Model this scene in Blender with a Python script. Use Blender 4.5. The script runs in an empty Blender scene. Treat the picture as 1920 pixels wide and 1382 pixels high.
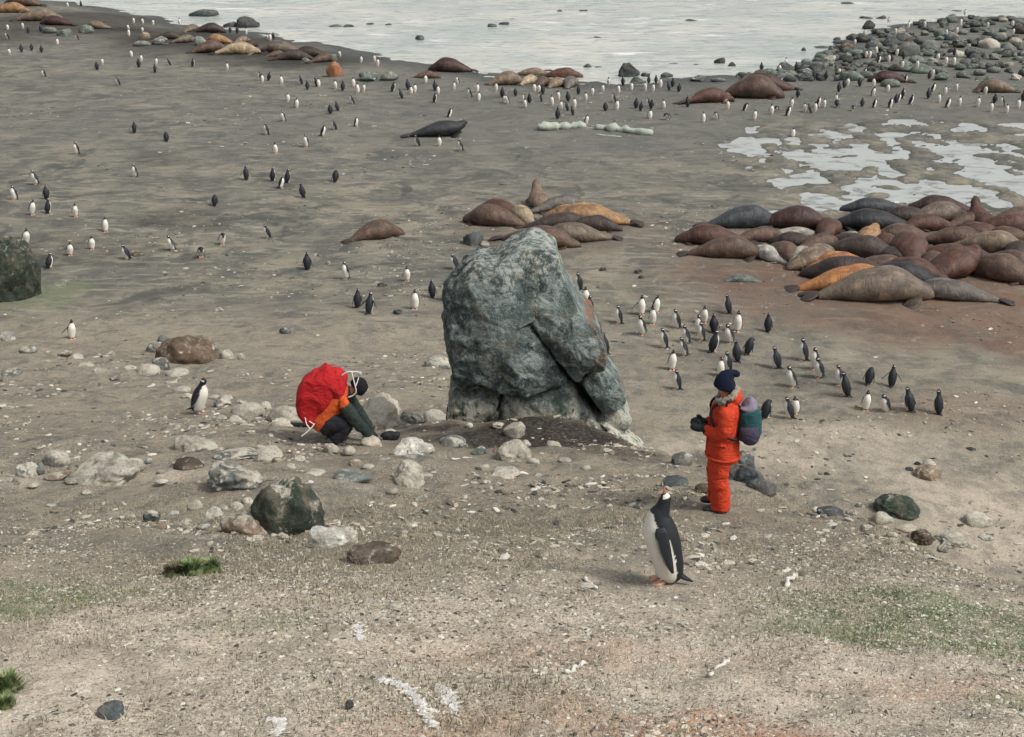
import bpy, math, random
import numpy as np
from mathutils import Vector, Matrix
random.seed(7); rng = np.random.default_rng(11)
scene = bpy.context.scene
COL = scene.collection
R = math.radians
# ---------------------------------------------------------------- camera, light, exposure
CAMZ = 16.0; FPX = 2400.0; PITCH = 21.2
SP, CP = math.sin(R(PITCH)), math.cos(R(PITCH))
cam = bpy.data.cameras.new('camera'); cam.lens = 45.0; cam.sensor_width = 36.0
cam.clip_start = 0.1; cam.clip_end = 6000
camo = bpy.data.objects.new('camera', cam); COL.objects.link(camo)
camo.location = (0, 0, CAMZ); camo.rotation_euler = (R(90 - PITCH), 0, 0)
scene.camera = camo
w = bpy.data.worlds.new('World'); scene.world = w; w.use_nodes = True
nt = w.node_tree; nt.nodes.clear()
SUN_EL, SUN_AZ = 50, 118            # azimuth of the sun, degrees from +Y towards +X
sky = nt.nodes.new('ShaderNodeTexSky'); sky.sky_type = 'NISHITA'; sky.sun_disc = False
sky.sun_elevation = R(SUN_EL); sky.sun_rotation = R(SUN_AZ)
sky.air_density = 1.0; sky.dust_density = 3.5; sky.ozone_density = 1.0
hs = nt.nodes.new('ShaderNodeHueSaturation'); hs.inputs['Saturation'].default_value = 0.22
bg = nt.nodes.new('ShaderNodeBackground'); bg.inputs['Strength'].default_value = 0.105
wo = nt.nodes.new('ShaderNodeOutputWorld')
nt.links.new(sky.outputs[0], hs.inputs['Color']); nt.links.new(hs.outputs[0], bg.inputs[0]); nt.links.new(bg.outputs[0], wo.inputs[0])
sl = bpy.data.lights.new('sun', 'SUN'); sl.energy = 1.5; sl.angle = R(10); sl.color = (1.0, .95, .87)
so = bpy.data.objects.new('sun', sl); COL.objects.link(so)
sd = Vector((math.sin(R(SUN_AZ)) * math.cos(R(SUN_EL)), math.cos(R(SUN_AZ)) * math.cos(R(SUN_EL)), math.sin(R(SUN_EL))))
so.rotation_euler = sd.to_track_quat('Z', 'Y').to_euler(); so.location = (0, 0, 60)
vs = scene.view_settings; vs.view_transform = 'Standard'; vs.look = 'None'; vs.gamma = 1; vs.exposure = 0.66
vs.use_curve_mapping = False

# ---------------------------------------------------------------- noise
def _h(ix, iy, iz, seed):
    h = (ix.astype(np.int64) * 374761393 + iy.astype(np.int64) * 668265263 + iz.astype(np.int64) * 2147483647 + seed * 974634777) & 0xFFFFFFFF
    h = ((h ^ (h >> 13)) * 1274126177) & 0xFFFFFFFF
    h = ((h ^ (h >> 16)) * 2246822519) & 0xFFFFFFFF
    return ((h ^ (h >> 15)) & 0xFFFFFF) / 16777215.0
def n2(x, y, seed=0):
    x = np.asarray(x, float); y = np.asarray(y, float)
    ix, iy = np.floor(x), np.floor(y); fx, fy = x - ix, y - iy
    fx = fx * fx * (3 - 2 * fx); fy = fy * fy * (3 - 2 * fy); z = np.zeros_like(ix)
    a = _h(ix, iy, z, seed); b = _h(ix + 1, iy, z, seed); c = _h(ix, iy + 1, z, seed); d = _h(ix + 1, iy + 1, z, seed)
    return (a * (1 - fx) + b * fx) * (1 - fy) + (c * (1 - fx) + d * fx) * fy - .5
def n3(p, seed=0):
    i = np.floor(p); f = p - i; f = f * f * (3 - 2 * f); r = 0
    for dx in (0, 1):
        for dy in (0, 1):
            for dz in (0, 1):
                wgt = (f[:, 0] if dx else 1 - f[:, 0]) * (f[:, 1] if dy else 1 - f[:, 1]) * (f[:, 2] if dz else 1 - f[:, 2])
                r = r + wgt * _h(i[:, 0] + dx, i[:, 1] + dy, i[:, 2] + dz, seed)
    return r - .5
def fbm2(x, y, o=4, seed=0):
    x = np.asarray(x, float); y = np.asarray(y, float); r = 0; a = 1
    for k in range(o):
        c, s = math.cos(k * 1.1), math.sin(k * 1.1)
        r = r + a * n2((x * c - y * s) * 2 ** k, (x * s + y * c) * 2 ** k, seed + k); a *= .5
    return r
def fbm3(p, o=4, seed=0):
    r = 0; a = 1
    for k in range(o): r = r + a * n3(p * 2.03 ** k + 17 * k, seed + k); a *= .5
    return r
def sstep(a, b, x):
    t = np.clip((x - a) / (b - a), 0, 1); return t * t * (3 - 2 * t)

# ---------------------------------------------------------------- the lie of the land
def ray(px, py):
    px = np.asarray(px, float); py = np.asarray(py, float)
    u = 691 - py
    return px - 960, FPX * CP + u * SP, -FPX * SP + u * CP
SH = np.array([(-900, -40), (-300, -20), (100, 0), (173, 10), (293, 28), (320, 42), (493, 62), (600, 77), (640, 90), (660, 97), (760, 115), (860, 132),
      (930, 146), (1100, 152), (1280, 150), (1380, 141), (1500, 128), (1540, 105), (1560, 90), (1640, 58), (1720, 42), (1800, 33), (1920, 30), (2200, 26), (2600, 26)], float)
_dx, _dy, _dz = ray(SH[:, 0], SH[:, 1]); _t = -CAMZ / _dz
SHX, SHY = _dx * _t, _dy * _t
HY = np.array([-8, 0, 5.4, 9.2, 14.3, 19.1, 25.8, 32.7, 40, 47, 60]); HD = np.array([.8, 2.1, 4.08, 5.5, 7.4, 8.7, 11.0, 12.9, 14.6, 15.9, 18.5])
CY = np.array([-8, 0, 10, 11.6, 15.6, 19, 21, 24, 30, 40]); CX = np.array([8, 6.6, 5.0, 4.5, 3.75, 2.45, 2.1, 1.2, 0, 0])
POOL = (27.0, 80.0, 22.0, 20.0)     # centre x, y and half sizes, set below from the sight lines
def plain_z(X, Y):
    far = np.interp(X, SHX, SHY)
    z = .55 + .012 * np.clip(60 - Y, 0, 60) * 0 + .25 * fbm2(X * .06, Y * .06, 3, 5) * sstep(0, 30, np.abs(Y - 75) + 0)
    z = z + .35 * sstep(10, -60, X) * fbm2(X * .12, Y * .12, 3, 9)
    sh = far - Y + 3.0 * fbm2(X * .13, Y * .13, 3, 21)
    return np.minimum(z, sh * .045 - .02) * (sh > 0) + np.maximum(sh * .06, -2.5) * (sh <= 0)
def hill_z(X, Y):
    z = CAMZ - np.interp(Y, HY, HD)
    sd_ = X - np.interp(Y, CY, CX) - .35 * fbm2(Y * .8, X * .3, 2, 31)
    k = .35
    drop = k * np.log1p(np.exp(np.clip(sd_ / k, -40, 40))) * 1.15
    z = z - drop
    # the crown of the knoll sags a little towards the left in the near ground
    z = z + .25 * fbm2(X * .28, Y * .28, 3, 40)
    return z
def pool_mask(X, Y):
    cx, cy, rx, ry = POOL
    d = np.sqrt(((X - cx) / rx) ** 2 + ((Y - cy) / ry) ** 2) + .5 * fbm2(X * .18, Y * .18, 3, 55)
    return sstep(1.08, .80, d)
PZ = 0.5
def ground(X, Y, fine=True):
    X = np.asarray(X, float); Y = np.asarray(Y, float)
    p = plain_z(X, Y); h = hill_z(X, Y)
    k = .5; m = np.maximum(p, h); z = m + k * np.log(np.exp(np.clip((p - m) / k, -40, 0)) + np.exp(np.clip((h - m) / k, -40, 0))) * sstep(3, 0, np.abs(p - h))
    hm = sstep(-.4, .6, h - p)          # 1 on the hill
    # dark earth mound in front of the tall rock
    z = z + .44 * np.exp(-(((X - .55) / 1.2) ** 2 + ((Y - 19.9) / .75) ** 2)) + .25 * np.exp(-(((X + 1.3) / .8) ** 2 + ((Y - 20.1) / .5) ** 2))
    # rocky rise on the left and beneath the mossy boulder
    z = z + .3 * np.exp(-(((X + 5.2) / 1.6) ** 2 + ((Y - 24) / 1.2) ** 2)) + .25 * np.exp(-(((X + 3.0) / 1.1) ** 2 + ((Y - 15.0) / .7) ** 2))
    pm = pool_mask(X, Y)
    pn = .7 * fbm2(X * .38 + .6 * fbm2(X * .5, Y * .5, 2, 64), Y * .26, 2, 60) + .95 * fbm2(X * .9 + .5 * fbm2(X * 1.3, Y * 1.3, 2, 66), Y * .62, 6, 61)
    z = z * (1 - pm) + pm * (PZ + .02 + .34 * (pn - .06))
    if fine:
        hm2 = .35 + .65 * hm
        z = z + hm2 * (.10 * fbm2(X * .9, Y * .9, 3, 70) + .05 * fbm2(X * 3.1, Y * 3.1, 3, 80))
        lump = fbm2(X * 1.7, Y * 1.7, 4, 90)
        z = z + hm * .16 * np.clip(lump - .18, 0, 1) * sstep(10.5, 14, Y)
        z = z + (1 - hm) * (1 - pm) * .10 * fbm2(X * .45, Y * .35, 4, 95)
    return z
def hit(px, py, fine=True):
    dx, dy, dz = (float(v) for v in ray(px, py))
    n = math.sqrt(dx * dx + dy * dy + dz * dz); dx /= n; dy /= n; dz /= n
    t = np.concatenate([np.arange(3, 60, .1), np.arange(60, 260, .35)])
    g = ground(dx * t, dy * t, fine); hgt = CAMZ + dz * t
    g = np.maximum(g, 0)
    b = np.nonzero(hgt < g)[0]
    if len(b) == 0: tt = -CAMZ / dz
    else:
        i = max(b[0], 1); a0, a1 = hgt[i - 1] - g[i - 1], hgt[i] - g[i]
        tt = t[i - 1] + (t[i] - t[i - 1]) * a0 / max(a0 - a1, 1e-6)
    x, y = dx * tt, dy * tt
    return Vector((x, y, max(float(ground(x, y, fine)), 0)))
def scale_at(p):                      # pixels of the 1920 frame per metre at point p
    return FPX / (p.y * CP + (CAMZ - p.z) * SP)
_a, _b, _c, _d = (ray(px, py) for px, py in ((1375, 310), (2260, 310), (1700, 408), (1700, 224)))
def _g(r): t = -(CAMZ - PZ) / r[2]; return r[0] * t, r[1] * t
POOL = ((_g(_a)[0] + _g(_b)[0]) / 2, (_g(_c)[1] + _g(_d)[1]) / 2, (_g(_b)[0] - _g(_a)[0]) / 2, (_g(_d)[1] - _g(_c)[1]) / 2)

# ---------------------------------------------------------------- mesh and object helpers
def tag(o, label=None, cat=None, group=None, kind=None):
    if label: o['label'] = label
    if cat: o['category'] = cat
    if group: o['group'] = group
    if kind: o['kind'] = kind
    return o
def npmesh(name, V, F, mat=None, smooth=True, col=None, attrs=None):
    me = bpy.data.meshes.new(name); V = np.asarray(V, np.float32); F = np.asarray(F, np.int32)
    nf, k = F.shape
    me.vertices.add(len(V)); me.vertices.foreach_set('co', V.ravel())
    me.loops.add(nf * k); me.loops.foreach_set('vertex_index', F.ravel())
    me.polygons.add(nf); me.polygons.foreach_set('loop_start', np.arange(nf, dtype=np.int32) * k)
    me.polygons.foreach_set('loop_total', np.full(nf, k, np.int32))
    me.update(calc_edges=True)
    me.polygons.foreach_set('use_smooth', np.full(nf, smooth, bool))
    if col is not None:
        a = me.attributes.new('Col', 'FLOAT_COLOR', 'POINT'); c = np.ones((len(V), 4), np.float32); c[:, :3] = col; a.data.foreach_set('color', c.ravel())
    for kx, v in (attrs or {}).items():
        a = me.attributes.new(kx, 'FLOAT', 'POINT'); a.data.foreach_set('value', np.asarray(v, np.float32))
    if mat: me.materials.append(mat)
    return me
def link(name, me, parent=None, loc=(0, 0, 0), rot=(0, 0, 0), sc=(1, 1, 1)):
    o = bpy.data.objects.new(name, me); COL.objects.link(o); o.location = loc; o.rotation_euler = rot
    o.scale = sc if hasattr(sc, '__len__') else (sc, sc, sc)
    if parent: o.parent = parent
    return o
def copy_tree(o, parent=None):
    c = o.copy(); COL.objects.link(c)
    if parent: c.parent = parent
    for ch in list(o.children): copy_tree(ch, c)
    return c
def cr(pts, n):                       # Catmull-Rom through rows of pts
    P = np.asarray(pts, float); m = len(P); Q = np.vstack([2 * P[0] - P[1], P, 2 * P[-1] - P[-2]])
    t = np.linspace(0, m - 1, n); i = np.minimum(t.astype(int), m - 2); f = (t - i)[:, None]
    a, b, c, d = Q[i], Q[i + 1], Q[i + 2], Q[i + 3]
    return .5 * (2 * b + (c - a) * f + (2 * a - 5 * b + 4 * c - d) * f ** 2 + (3 * b - a - 3 * c + d) * f ** 3)
def sweep(C, ra, rb, seg=16, S=None, N=None, sq=1.0):
    """closed tube along centres C; ra along N, rb along S. returns V, F (quads), ring angle, ring index"""
    C = np.asarray(C, float); n = len(C); T = np.gradient(C, axis=0); T /= np.linalg.norm(T, axis=1)[:, None] + 1e-9
    if S is not None:
        Sv = np.tile(np.asarray(S, float), (n, 1)); Nv = np.cross(Sv, T); Nv /= np.linalg.norm(Nv, axis=1)[:, None] + 1e-9
    else:
        Nf = np.tile(np.asarray(N, float), (n, 1)); Sv = np.cross(Nf, T); Sv /= np.linalg.norm(Sv, axis=1)[:, None] + 1e-9; Nv = np.cross(T, Sv)
    th = np.linspace(0, 2 * np.pi, seg, endpoint=False); c, s = np.cos(th), np.sin(th)
    if sq != 1: c = np.sign(c) * np.abs(c) ** sq; s = np.sign(s) * np.abs(s) ** sq
    ra = np.broadcast_to(np.asarray(ra, float), (n,)); rb = np.broadcast_to(np.asarray(rb, float), (n,))
    V = C[:, None] + Nv[:, None] * (ra[:, None, None] * c[None, :, None]) + Sv[:, None] * (rb[:, None, None] * s[None, :, None])
    V = V.reshape(-1, 3)
    i = np.arange(n - 1)[:, None] * seg; j = np.arange(seg)[None]; j2 = (j + 1) % seg
    F = np.stack([i + j, i + j2, i + seg + j2, i + seg + j], -1).reshape(-1, 4)
    V = np.vstack([V, C[:1], C[-1:]]); a, b = len(V) - 2, len(V) - 1; jj = np.arange(seg); jn = (jj + 1) % seg
    F = np.vstack([F, np.stack([np.full(seg, a), jn, jj, jj], -1), np.stack([np.full(seg, b), (n - 1) * seg + jj, (n - 1) * seg + jn, (n - 1) * seg + jn], -1)])
    ang = np.concatenate([np.tile(th, n), [0, 0]]); ri = np.concatenate([np.repeat(np.arange(n), seg), [0, n - 1]])
    return V, F, ang, ri
def tomesh(name, V, F, mat, smooth=True, col=None):
    """like npmesh but quads that end in a repeated index become triangles"""
    F = np.asarray(F)
    if F.shape[1] == 4 and (F[:, 2] == F[:, 3]).any():
        me = bpy.data.meshes.new(name)
        me.from_pydata([tuple(v) for v in V], [], [tuple(f[:3]) if f[2] == f[3] else tuple(f) for f in F.tolist()])
        me.polygons.foreach_set('use_smooth', np.full(len(F), smooth, bool))
        if col is not None:
            a = me.attributes.new('Col', 'FLOAT_COLOR', 'POINT'); c = np.ones((len(V), 4), np.float32); c[:, :3] = col; a.data.foreach_set('color', c.ravel())
        if mat: me.materials.append(mat)
        return me
    return npmesh(name, V, F, mat, smooth, col)
def merge(parts):
    Vs, Fs, Cs, o = [], [], [], 0
    for V, F, C in parts:
        Vs.append(V); Fs.append(np.asarray(F) + o); Cs.append(np.broadcast_to(np.asarray(C, float), (len(V), 3))); o += len(V)
    return np.vstack(Vs), np.vstack(Fs), np.vstack(Cs)
def tube(pts, r, seg=8, n=None, N=(0, 0, 1), flat=1.0):
    P = np.asarray([list(p) + [q] for p, q in zip(pts, np.broadcast_to(np.asarray(r, float), (len(pts),)))], float)
    if n: P = cr(P, n)
    return sweep(P[:, :3], np.maximum(P[:, 3], .0005), np.maximum(P[:, 3], .0005) * flat, seg, N=N)[:2]

# ---------------------------------------------------------------- materials
class NT:
    def __init__(s, name, rough=.9, spec=.25):
        s.m = bpy.data.materials.new(name); s.m.use_nodes = True; s.t = s.m.node_tree; s.b = s.t.nodes['Principled BSDF']
        s.b.inputs['Roughness'].default_value = rough; s.b.inputs['Specular IOR Level'].default_value = spec
        s.x = 0
    def n(s, typ, **k):
        o = s.t.nodes.new(typ)
        for a, v in k.items(): setattr(o, a, v)
        return o
    def set(s, sock, v):
        if hasattr(v, 'is_output') or isinstance(v, bpy.types.NodeSocket): s.t.links.new(v, sock)
        else:
            if isinstance(v, (tuple, list)) and len(v) == 3 and sock.type == 'RGBA': v = (*v, 1)
            sock.default_value = v
    def pos(s): return s.n('ShaderNodeNewGeometry').outputs['Position']
    def obj(s): return s.n('ShaderNodeTexCoord').outputs['Object']
    def mapv(s, v, sc=(1, 1, 1), rot=(0, 0, 0)):
        m = s.n('ShaderNodeMapping'); s.set(m.inputs[0], v); m.inputs['Scale'].default_value = sc; m.inputs['Rotation'].default_value = rot; return m.outputs[0]
    def noise(s, v, sc, det=4, rough=.55, dist=0, out=0):
        m = s.n('ShaderNodeTexNoise'); s.set(m.inputs['Vector'], v); m.inputs['Scale'].default_value = sc; m.inputs['Detail'].default_value = det
        m.inputs['Roughness'].default_value = rough; m.inputs['Distortion'].default_value = dist; return m.outputs[out]
    def vor(s, v, sc, feat='F1', out='Distance', rnd=1):
        m = s.n('ShaderNodeTexVoronoi', feature=feat); s.set(m.inputs['Vector'], v); m.inputs['Scale'].default_value = sc; m.inputs['Randomness'].default_value = rnd; return m.outputs[out]
    def ramp(s, f, a, b, lo=0, hi=1):
        m = s.n('ShaderNodeMapRange', interpolation_type='SMOOTHSTEP'); s.set(m.inputs[0], f)
        for i, v in enumerate((a, b, lo, hi)): m.inputs[i + 1].default_value = v
        return m.outputs[0]
    def math(s, op, a, b=0.0):
        m = s.n('ShaderNodeMath', operation=op); s.set(m.inputs[0], a); s.set(m.inputs[1], b); return m.outputs[0]
    def mix(s, f, a, b, mode='MIX'):
        m = s.n('ShaderNodeMix', data_type='RGBA', blend_type=mode); s.set(m.inputs[0], f); s.set(m.inputs[6], a); s.set(m.inputs[7], b); return m.outputs[2]
    def attr(s, name, out='Fac'):
        return s.n('ShaderNodeAttribute', attribute_name=name).outputs[out]
    def base(s, v): s.set(s.b.inputs['Base Color'], v)
    def bump(s, h, st=.5, d=.02):
        m = s.n('ShaderNodeBump'); m.inputs['Strength'].default_value = st; m.inputs['Distance'].default_value = d; s.set(m.inputs['Height'], h)
        s.t.links.new(m.outputs[0], s.b.inputs['Normal'])

# ground
g = NT('ground_earth', .95, .12); P = g.pos()
big = g.noise(P, .16, 5, .6); mid = g.noise(P, .75, 6, .62, .4); mid2 = g.noise(g.mapv(P, (1, .8, 1), (0, 0, .5)), 2.6, 6, .65); fin = g.noise(P, 14, 6, .7); vf = g.noise(P, 60, 4, .7)
c = g.mix(g.ramp(big, .35, .65), (.155, .150, .125), (.250, .228, .175))
c = g.mix(g.ramp(mid, .40, .58), g.mix(.75, c, (.085, .092, .085)), c)
stk = g.noise(g.mapv(P, (.5, 1.5, 1), (0, 0, .35)), .9, 7, .7, 1.0)
c = g.mix(g.ramp(stk, .50, .66, 0, .7), c, (.33, .305, .245))
std_ = g.noise(g.mapv(P, (.45, 1.3, 1), (0, 0, -.2)), 1.3, 7, .72, 1.0)
c = g.mix(g.ramp(std_, .53, .66, 0, .65), c, (.085, .085, .075))
hl = g.attr('hill')
c = g.mix(g.math('MULTIPLY', hl, g.ramp(mid2, .4, .62)), c, (.29, .250, .185))
# damp dark patches on the flat
dk = g.math('MULTIPLY', g.ramp(g.noise(P, .33, 5, .65, .6), .54, .66), g.math('SUBTRACT', 1.0, g.math('MULTIPLY', hl, .6)))
c = g.mix(g.math('MULTIPLY', dk, .8), c, (.056, .064, .060))
c = g.mix(g.math('MULTIPLY', g.attr('grey'), .75), c, (.120, .125, .115))
c = g.mix(g.math('MULTIPLY', g.attr('red'), g.ramp(mid, .3, .7, .5, 1)), c, (.150, .074, .049))
c = g.mix(g.math('MULTIPLY', g.attr('pale'), g.ramp(mid2, .35, .6, .45, 1)), c, (.68, .59, .47))
c = g.mix(g.math('MULTIPLY', g.attr('leak_tint'), g.ramp(mid2, .3, .6, .4, .9)), c, (.62, .33, .20))
c = g.mix(g.math('MULTIPLY', g.attr('green'), g.ramp(g.noise(P, 3.2, 5, .65), .34, .58, .25, 1)), c, (.125, .175, .085))
# guano splashes and streaks
gu = g.ramp(g.noise(g.mapv(P, (1, .55, 1), (0, 0, .3)), 1.7, 7, .68, .8), .60, .70)
gu2 = g.ramp(g.noise(P, 7.5, 5, .7, .5), .60, .70)
c = g.mix(g.math('MULTIPLY', gu, .40), c, (.44, .42, .37))
c = g.mix(g.math('MULTIPLY', g.math('MULTIPLY', gu2, hl), .7), c, (.46, .43, .37))
spk = g.ramp(g.vor(P, 26), .10, .22, 1, 0)
c = g.mix(g.math('MULTIPLY', g.math('MULTIPLY', spk, hl), g.ramp(mid, .4, .6, .15, .8)), c, (.5, .46, .40))
c = g.mix(g.ramp(fin, .3, .52, .45, 0), c, (.06, .055, .045))
c = g.mix(g.ramp(vf, .5, .72, 0, .4), c, (.36, .33, .27))
for sc_, st_ in ((34, .8), (62, .9), (110, .9)):
    vn = g.n('ShaderNodeTexVoronoi'); g.set(vn.inputs['Vector'], P); vn.inputs['Scale'].default_value = sc_
    sx_ = g.n('ShaderNodeSeparateColor'); g.set(sx_.inputs[0], vn.outputs['Color'])
    cellm = g.math('MULTIPLY', g.math('MULTIPLY', g.ramp(vn.outputs['Distance'], .25, .5, 1, 0), hl), g.ramp(g.noise(P, 1.3, 5, .65), .38, .6, .25, st_))
    c = g.mix(g.math('MULTIPLY', cellm, g.ramp(sx_.outputs[0], .62, .72)), c, (.56, .51, .42))
    c = g.mix(g.math('MULTIPLY', cellm, g.ramp(sx_.outputs[1], .76, .84)), c, (.070, .064, .052))
    c = g.mix(g.math('MULTIPLY', cellm, g.ramp(sx_.outputs[2], .74, .82)), c, (.22, .15, .10))
c = g.mix(g.math('MULTIPLY', g.attr('dark'), g.ramp(fin, .42, .66, .97, .7)), c, (.030, .027, .024))
wet = g.attr('wet')
c = g.mix(g.math('MULTIPLY', wet, .8), c, (.055, .060, .060))
g.base(c); g.set(g.b.inputs['Roughness'], g.ramp(wet, 0, 1, .95, .55))
g.bump(g.math('ADD', g.math('MULTIPLY', fin, .8), g.math('ADD', g.math('MULTIPLY', vf, .35), g.math('MULTIPLY', mid2, 1.2))), .9, .05)
M_GROUND = g.m
# water
def water_mat(name, base, foam=True):
    g = NT(name, .16, .5); P = g.pos(); g.b.inputs['IOR'].default_value = 1.33
    n = g.noise(g.mapv(P, (1, 2.2, 1), (0, 0, -.25)), .35, 6, .6, .8); n2_ = g.noise(g.mapv(P, (1, 1.7, 1)), 2.2, 5, .6)
    c = base
    if foam:
        c = g.mix(g.ramp(g.noise(P, .06, 4, .6), .35, .65), (.40, .43, .40), (.56, .55, .48))
        c = g.mix(g.ramp(n, .36, .50, .6, 0), c, (.19, .25, .25))
        c = g.mix(g.ramp(g.noise(g.mapv(P, (.5, 1.6, 1), (0, 0, -.2)), .22, 7, .66, 1.2), .585, .66), c, (.80, .80, .76))
    if not foam:
        c = g.mix(g.ramp(g.noise(g.mapv(P, (.7, 1.2, 1), (0, 0, .3)), .9, 7, .7, 1.0), .49, .64), base, (.15, .15, .135)); g.set(g.b.inputs['Specular IOR Level'], g.ramp(g.noise(g.mapv(P, (.7, 1.2, 1), (0, 0, .3)), .9, 7, .7, 1.0), .54, .68, .5, .12))
    g.base(c); g.bump(g.math('ADD', n, g.math('MULTIPLY', n2_, .25)), .6 if foam else .25, .35 if foam else .03)
    return g.m
M_SEA = water_mat('sea_water', None); M_POOL = water_mat('pool_water', (.37, .39, .375), False); M_POOL.node_tree.nodes['Principled BSDF'].inputs['Roughness'].default_value = .3

# ---------------------------------------------------------------- the ground sheet
def blob(X, Y, px, py, rx, ry, rough=.5, seed=1, f=.6):
    c = hit(px, py, False); s = scale_at(c); al = math.atan2(CAMZ - c.z, c.y)
    wx = rx / s; wy = ry / (s * math.sin(al))
    f = f * 2 / max(wx, .3)
    d = np.sqrt(((X - c.x) / wx) ** 2 + ((Y - c.y) / wy) ** 2) + rough * fbm2(X * f, Y * f, 4, seed)
    return sstep(1.15, .45, d)
NC, NR = 640, 700
ys = [-7.0, -5, -3, -1]
y = 0.5
while y < 255: ys.append(y); y += .035 + .0052 * max(y, 0)
ys = np.array(ys); tcol = np.linspace(-1, 1, NC)
W = 9 + .62 * np.clip(ys, 0, None)
GX = tcol[None] * W[:, None]; GY = np.repeat(ys[:, None], NC, 1)
GZ = ground(GX, GY)
X, Y = GX.ravel(), GY.ravel(); Z = GZ.ravel()
hz, pz = hill_z(X, Y), plain_z(X, Y)
hillm = sstep(-.3, .8, hz - pz)
A = {'hill': np.maximum(hillm, .85 * sstep(52, 28, Y + 3 * fbm2(X * .2, Y * .2, 3, 2)))}
A['green'] = np.clip(1.0 * blob(X, Y, 1800, 1180, 400, 150, .9, 3) + .95 * blob(X, Y, 60, 1110, 380, 85, .9, 4) + .35 * blob(X, Y, 1100, 1010, 300, 35, .9, 6) + .6 * blob(X, Y, 60, 560, 110, 45, .6, 5) + .5 * blob(X, Y, 1900, 1330, 80, 60, .6, 8) + .35 * blob(X, Y, 520, 1170, 200, 40, .8, 7), 0, 1)
A['red'] = np.clip(.95 * blob(X, Y, 1860, 600, 230, 75, .9, 11) + .8 * blob(X, Y, 1560, 570, 420, 90, .9, 12) + .7 * blob(X, Y, 1620, 470, 380, 90, .5, 13) + .4 * blob(X, Y, 1020, 430, 240, 50, .7, 15) + .5 * blob(X, Y, 1830, 760, 200, 50, .8, 14), 0, 1)
A['dark'] = np.clip(1.1 * blob(X, Y, 1010, 812, 285, 58, .5, 21) + .8 * blob(X, Y, 800, 800, 110, 12, .7, 22) + .75 * blob(X, Y, 120, 40, 260, 30, .7, 23) + .9 * blob(X, Y, 380, 75, 260, 28, .5, 24) + .9 * blob(X, Y, 560, 110, 180, 22, .5, 25) + .5 * blob(X, Y, 700, 1030, 60, 14, .5, 26) + .5 * blob(X, Y, 1330, 860, 60, 16, .5, 27) + .7 * blob(X, Y, 1170, 850, 110, 36, .7, 28) + .6 * blob(X, Y, 640, 822, 90, 12, .5, 29) + .5 * blob(X, Y, 1700, 470, 260, 55, .5, 30)
    + .35 * blob(X, Y, 290, 295, 90, 18, .8, 31) + .4 * blob(X, Y, 330, 410, 110, 14, .9, 32) + .3 * blob(X, Y, 120, 470, 160, 30, .9, 33), 0, 1)
A['grey'] = np.clip(.9 * sstep(62, 82, Y) * (X > -200) * (1 - .5 * sstep(5, -25, X)) + .7 * blob(X, Y, 1650, 860, 150, 40, .8, 35), 0, 1)
A['pale'] = np.clip((1.1 * sstep(11.0, 7.5, Y + 1.2 * fbm2(X * .4, Y * .4, 3, 36)) + .6 * blob(X, Y, 1850, 960, 260, 110, .9, 37) + .45 * blob(X, Y, 1450, 840, 420, 50, .9, 38) + .6 * blob(X, Y, 200, 890, 330, 40, .9, 39)) * .9, 0, 1)
A['leak_tint'] = np.clip(1.1 * blob(X, Y, 1330, 1375, 230, 100, .8, 51) + .6 * blob(X, Y, 900, 1350, 220, 90, .9, 52) + .45 * blob(X, Y, 1050, 1230, 420, 80, .9, 53) + .4 * blob(X, Y, 1700, 1300, 260, 60, .9, 54), 0, 1)  # orange wash of a film light leak, painted into the near ground's colour
far = np.interp(X, SHX, SHY); A['red'] = A['red'] * (.75 + .25 * sstep(15, 25, X))
A['wet'] = np.clip(sstep(9, 1, far - Y + 2.5 * fbm2(X * .2, Y * .2, 3, 41)) + .85 * pool_mask(X, Y) * sstep(PZ + .07, PZ - .02, Z), 0, 1)
for k in ('dark', 'red', 'grey'): A[k] = A[k] * (1 - .75 * pool_mask(X, Y))
i = np.arange(len(ys) - 1)[:, None] * NC; j = np.arange(NC - 1)[None]
F = np.stack([i + j, i + j + 1, i + NC + j + 1, i + NC + j], -1).reshape(-1, 4)
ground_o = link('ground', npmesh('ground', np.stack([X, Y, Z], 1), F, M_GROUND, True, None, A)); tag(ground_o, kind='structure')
# sea and pools
def plane(name, x0, x1, y0, y1, z, mat, nx=2, ny=2, wav=None):
    xs = np.linspace(x0, x1, nx); yy = np.linspace(y0, y1, ny) if wav is None else y0 + (y1 - y0) * np.linspace(0, 1, ny) ** 2.2
    XX, YY = np.meshgrid(xs, yy); ZZ = np.full_like(XX, z)
    if wav is not None: ZZ = ZZ + wav(XX, YY)
    i = np.arange(ny - 1)[:, None] * nx; j = np.arange(nx - 1)[None]
    F = np.stack([i + j, i + j + 1, i + nx + j + 1, i + nx + j], -1).reshape(-1, 4)
    return link(name, npmesh(name, np.stack([XX, YY, ZZ], -1).reshape(-1, 3), F, mat, True))
def wave(X, Y):
    ph = Y * .55 + X * .12 + 3 * fbm2(X * .03, Y * .03, 3, 101)
    return .13 * np.sin(ph) * (.5 + fbm2(X * .05, Y * .08, 2, 102)) + .10 * fbm2(X * .5, Y * .9, 3, 103)
tag(plane('sea', -330, 330, 60, 520, 0.0, M_SEA, 440, 440, wave), kind='structure')
tag(plane('open_sea', -3000, 3000, 500, 5000, -.35, M_SEA), kind='structure')
cx, cy, rx, ry = POOL
po = plane('pool_water', cx - rx, cx + rx, cy - ry, cy + ry, PZ, M_POOL); tag(po, kind='structure')
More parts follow.
